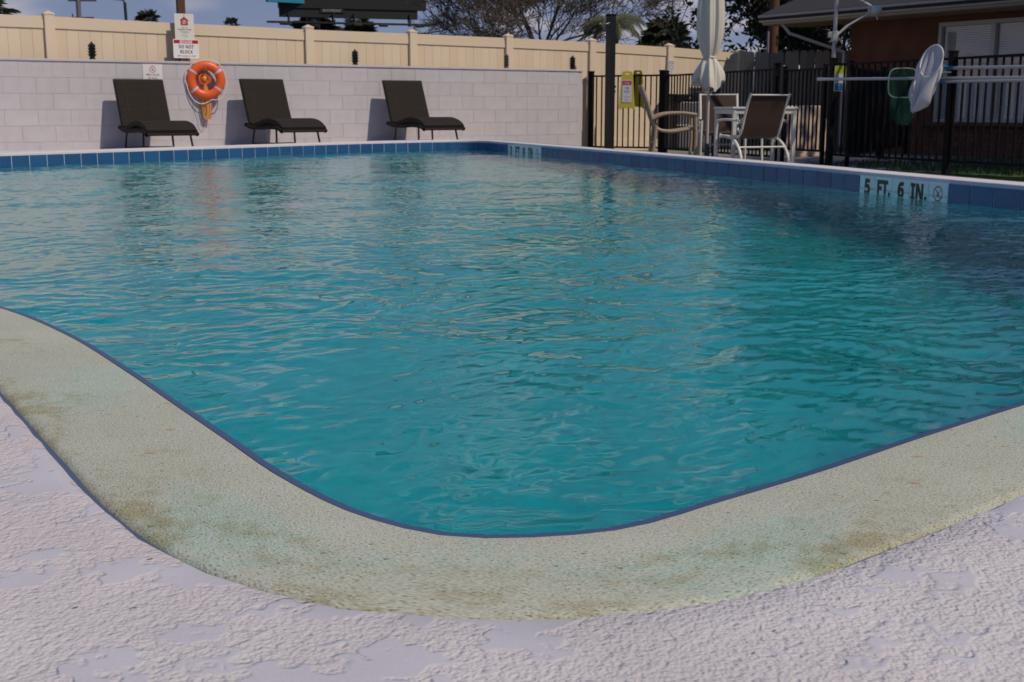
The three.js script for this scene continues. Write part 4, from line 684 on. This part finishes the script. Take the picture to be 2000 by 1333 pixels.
function featherPalm(label, x, z, height, R, fronds, color, seed) {
  const r = random(seed), o = thing('palm_tree', label, 'palm', [x, -0.3, z], 0), tri = [], stems = [];
  mesh('trunk', tube([[0, 0, 0], [0.05, height * 0.5, 0], [0, height, 0]], 0.12, 12, 8), greyBark, o);
  for (let i = 0; i < fronds; i++) {
    const a = i / fronds * 6.283 + (r() - 0.5) * 0.5, el = 0.4 + 0.9 * r(), pts = []; let p = V(0, height, 0), e = el; for (let k = 0; k <= 8; k++) { pts.push(p.clone()); p = p.clone().add(V(Math.cos(a) * Math.cos(e), Math.sin(e), Math.sin(a) * Math.cos(e)).multiplyScalar(R / 8)); e -= 0.30; }
    stems.push(tube(pts, 0.014, 12, 4)); const cv = new THREE.CatmullRomCurve3(pts), side = V(-Math.sin(a), 0, Math.cos(a));
    for (let k = 3; k < 46; k++) { const u = k / 46, c = cv.getPoint(u), t = cv.getTangent(u), l = R * 0.30 * Math.sin(Math.PI * (0.15 + 0.8 * u)); for (const s of [-1, 1]) { const q = side.clone().multiplyScalar(s).addScaledVector(t, 0.5).add(V(0, -0.55 - 0.4 * r(), 0)).normalize(), e2 = c.clone().addScaledVector(q, l), w = t.clone().multiplyScalar(R * 0.014); tri.push(...c.clone().sub(w).toArray(), ...c.clone().add(w).toArray(), ...e2.toArray()); } }
  }
  const crown = soup(tri, 'crown', leafMat(color), o); mesh('frond_stems', join(stems), mat([0.10, 0.12, 0.04], 0.8), crown); return o;
}
const at = (px, py, d) => { const u = (px - 1000) / 2380, v = (666.5 - py) / 2380, c = Math.cos(PITCH), s = Math.sin(PITCH), k = d / (c + v * s); return [u * k, EYE + (v * c - s) * k, -d]; };
void at;
fanPalm('dark fan palm behind the tan fence near the distant utility pole', -17.2, -41, 3.75, 1.0, 44, [0.035, 0.055, 0.022], 21);
fanPalm('tall distant fan palm between the street lamp and the sign post', -40.6, -140, 10.4, 1.45, 40, [0.030, 0.050, 0.022], 22);
fanPalm('tiny distant fan palm between the sign post and the billboard', -43.2, -195, 13.5, 1.35, 34, [0.030, 0.048, 0.024], 23);
fanPalm('dense fan palm standing below the blue end of the billboard', -12.6, -80, 5.35, 1.6, 60, [0.035, 0.050, 0.020], 24);
fanPalm('dense fan palm standing below the middle of the billboard', -10.2, -82, 5.25, 1.5, 60, [0.028, 0.045, 0.018], 25);
fanPalm('broad green fan palm behind the fence beside the umbrella', 5.55, -45, 3.0, 1.08, 64, [0.045, 0.062, 0.026], 26);
featherPalm('feather palm with drooping fronds behind the tall black post', 3.35, -41, 3.3, 1.35, 22, [0.075, 0.080, 0.035], 27);
{ // half-bare tree
  const r = random(41), o = thing('bare_tree', 'large half-bare spreading tree with brown twigs beyond the fence', 'tree', [1.05, -0.3, -45]), g = [], tips = [];
  limbs(r, V(0, 0, 0), V(0, 1, 0), 2.6, 0.24, 1, g, 0.4); g.length = 4;
  for (const [a, e] of [[0.1, 0.5], [0.9, 0.75], [2.0, 0.6], [2.9, 0.45], [3.6, 0.7], [4.4, 0.9], [5.4, 0.6], [3.2, 0.25], [0.0, 0.3], [5.9, 0.9], [2.6, 1.0], [1.4, 0.4], [3.9, 0.45], [0.5, 1.1], [4.9, 0.4]]) limbs(r, V(0, 1.9 + r() * 0.9, 0), V(Math.cos(a) * Math.cos(e), Math.sin(e), Math.sin(a) * Math.cos(e)), 2.0 + r() * 0.9, 0.06, 5, g, 0.8, tips, 0.02);
  const wood = mesh('trunk', join(g), greyBark, o); void wood;
  const tri = [], brown = []; for (let i = 0; i < 34000; i++) leaf(brown, r, tips[Math.floor(r() * tips.length)].clone().add(V(r() - 0.5, r() - 0.5, r() - 0.5).multiplyScalar(0.26)), 0.052);
  for (let i = 0; i < 9000; i++) { const t = tips[Math.floor(r() * tips.length)]; if (Math.hypot(t.x - 0.2, t.y - 4.5, t.z) < 1.7) for (let q = 0; q < 3; q++) leaf(tri, r, t.clone().add(V(r() - 0.5, r() - 0.5, r() - 0.5).multiplyScalar(0.6)), 0.13); }
  soup(brown, 'dry_leaves', leafMat([0.135, 0.09, 0.065]), o); soup(tri, 'crown', leafMat([0.045, 0.055, 0.025]), o);
}
const G = 'shrubs behind the tan fence';
leafyTree('low brown-green shrub behind the fence below the feather palm', 2.5, -37, 2.35, 1.3, 2600, 0.13, [[0.085, 0.065, 0.035], [0.05, 0.06, 0.025]], 51, { trunk: 0.05, low: 0.25, depth: 2, group: G });
leafyTree('rusty brown shrub behind the fence below the broad fan palm', 4.9, -38, 2.35, 1.5, 3000, 0.13, [[0.09, 0.06, 0.038], [0.045, 0.055, 0.022]], 52, { trunk: 0.05, low: 0.25, depth: 2, group: G });
leafyTree('small green shrub behind the fence at the foot of the bare tree', -2.1, -42, 2.35, 1.2, 2000, 0.12, [[0.07, 0.065, 0.035]], 53, { trunk: 0.05, low: 0.3, depth: 2, group: G });
leafyTree('dark dense evergreen behind the closed umbrella', 6.75, -32, 6.4, 1.35, 9000, 0.17, [[0.022, 0.032, 0.014], [0.035, 0.042, 0.016]], 54, { trunk: 0.16, low: 0.3 });
leafyTree('dark dense evergreen behind the wooden fence', 8.0, -31, 6.6, 2.3, 10000, 0.17, [[0.020, 0.028, 0.013], [0.045, 0.048, 0.016]], 55, { trunk: 0.18, low: 0.28 });
leafyTree('dark evergreen with yellowish sprays beside the house corner', 9.3, -28.5, 5.4, 2.0, 8000, 0.16, [[0.022, 0.030, 0.014], [0.075, 0.072, 0.02]], 56, { trunk: 0.15, low: 0.22 });
leafyTree('tall dark evergreen rising above the house roof', 10.6, -36, 8.4, 3.2, 11000, 0.21, [[0.020, 0.028, 0.014], [0.03, 0.036, 0.016]], 57, { trunk: 0.2, low: 0.25 });
leafyTree('small dark sapling beside the umbrella top', 4.85, -31.5, 3.6, 0.5, 500, 0.16, [[0.025, 0.035, 0.016]], 58, { trunk: 0.03, low: 0.5, depth: 2 });

{ const p = yard(12.2, 0, 10.4); leafyTree('broad shade tree on the lawn beside the house', p[0], p[2], 6.6, 3.3, 16000, 0.22, [[0.035, 0.05, 0.02], [0.045, 0.06, 0.022]], 61, { trunk: 0.2, low: 0.32 }); }
function utilityPole(label, x, z, h, r, color, extra) { const o = thing('utility_pole', label, 'pole', [x, -0.3, z]); mesh('pole', bar([0, 0, 0], [0, h, 0], r, 10), mat(color, 0.9), o); extra?.(o); return o; }
utilityPole('distant grey utility pole with crossarms and insulators', -31, -90, 11, 0.17, [0.16, 0.15, 0.15], (o) => { const m = mat([0.10, 0.09, 0.09], 0.9); for (const [y, w] of [[7.1, 1.5], [8.3, 2.0], [9.6, 2.2]]) mesh('crossarm', box(w, 0.12, 0.12, 0.3, y, 0), m, o); for (const [x, y] of [[-0.45, 7.2], [1.0, 8.45], [-0.6, 8.45]]) mesh('insulator', rod(0.05, 0.07, 0.22, x, y + 0.08, 0, 8), m, o); });
utilityPole('brown wooden utility pole rising among the dark trees', 6.15, -29.5, 7.5, 0.115, [0.11, 0.045, 0.025], (o) => { mesh('conduit', bar([-0.13, 0, 0.06], [-0.13, 2.5, 0.06], 0.03), mat([0.2, 0.2, 0.22], 0.6), o); });
{ const o = thing('street_lamp', 'thin dark street lamp with a curved arm over the fence', 'lamp', [-21.4, -0.3, -70]), m = mat([0.02, 0.02, 0.022], 0.5);
  mesh('pole', bar([0, 0, 0], [-0.12, 6.5, 0], 0.085, 8), m, o); mesh('arm', tube([[-0.12, 6.45, 0], [-0.2, 6.62, 0], [-0.6, 6.68, 0], [-1.0, 6.72, 0]], 0.05, 16, 6), m, o); mesh('lamp_head', soft(0.55, 0.10, 0.22, 0.04, -1.2, 6.74, 0), m, o); }
{ // billboard
  const [x, , z] = [-10.3, 0, -78], o = thing('billboard', 'large dark billboard on one thick steel post with a catwalk', 'billboard', [x, 0.22, z], 0.30), blk = mat([0.010, 0.010, 0.012], 0.6), blue = mat([0.012, 0.21, 0.34], 0.5);
  const face = print(1024, 512, (g, w, h) => { g.fillStyle = '#131316'; g.fillRect(0, 0, w, h); });
  mesh('panel', box(9.2, 3.4, 0.5, 0.45, 7.95, 0), [blk, blk, blk, blk, new THREE.MeshStandardMaterial({ map: face, roughness: 0.6 }), blk], o);
  mesh('skirt', box(8.6, 0.55, 0.35, 0.2, 5.98, 0), blk, o);
  mesh('end_panel', box(2.6, 3.0, 0.3, -3.7, 8.0, 0.5, 0, 0.35, 0), blue, o);
  mesh('post', rod(0.42, 0.45, 6.8, -2.0, 2.85, -0.3, 18), blk, o);
  mesh('catwalk', join([box(10.6, 0.09, 0.6, 0.4, 5.36, 0.55), box(0.08, 0.7, 0.5, -3.6, 5.6, 0.5), box(0.08, 0.7, 0.5, 0.4, 5.6, 0.5), box(0.08, 0.7, 0.5, 3.9, 5.6, 0.5), box(0.08, 0.7, 0.5, -0.9, 5.6, 0.5)]), blk, o);
  for (const k of [-3.9, 0.6, 2.2, 4.5]) mesh('flood_lamp', soft(0.55, 0.16, 0.3, 0.05, k, 5.26, 0.75), blk, o);
  mesh('ladder', join([bar([-1.25, 3.6, 0.1], [-1.25, 5.6, 0.3], 0.035, 5), bar([-0.75, 3.6, 0.1], [-0.75, 5.6, 0.3], 0.035, 5), ...[0, 1, 2, 3, 4].map((k) => bar([-1.25, 3.8 + k * 0.38, 0.15], [-0.75, 3.8 + k * 0.38, 0.15], 0.03, 5))]), blk, o);
  const plateMap = print(512, 96, (g, w, h) => { g.fillStyle = '#131316'; g.fillRect(0, 0, w, h); text(g, 'OUTFRONT', w / 2, 74, 76, '#8d9096'); });
  mesh('name_plate', box(1.5, 0.28, 0.05, -0.9, 6.13, 0.2), [blk, blk, blk, blk, new THREE.MeshStandardMaterial({ map: plateMap, roughness: 0.6 }), blk], o);
}

renderer.render(scene, camera);
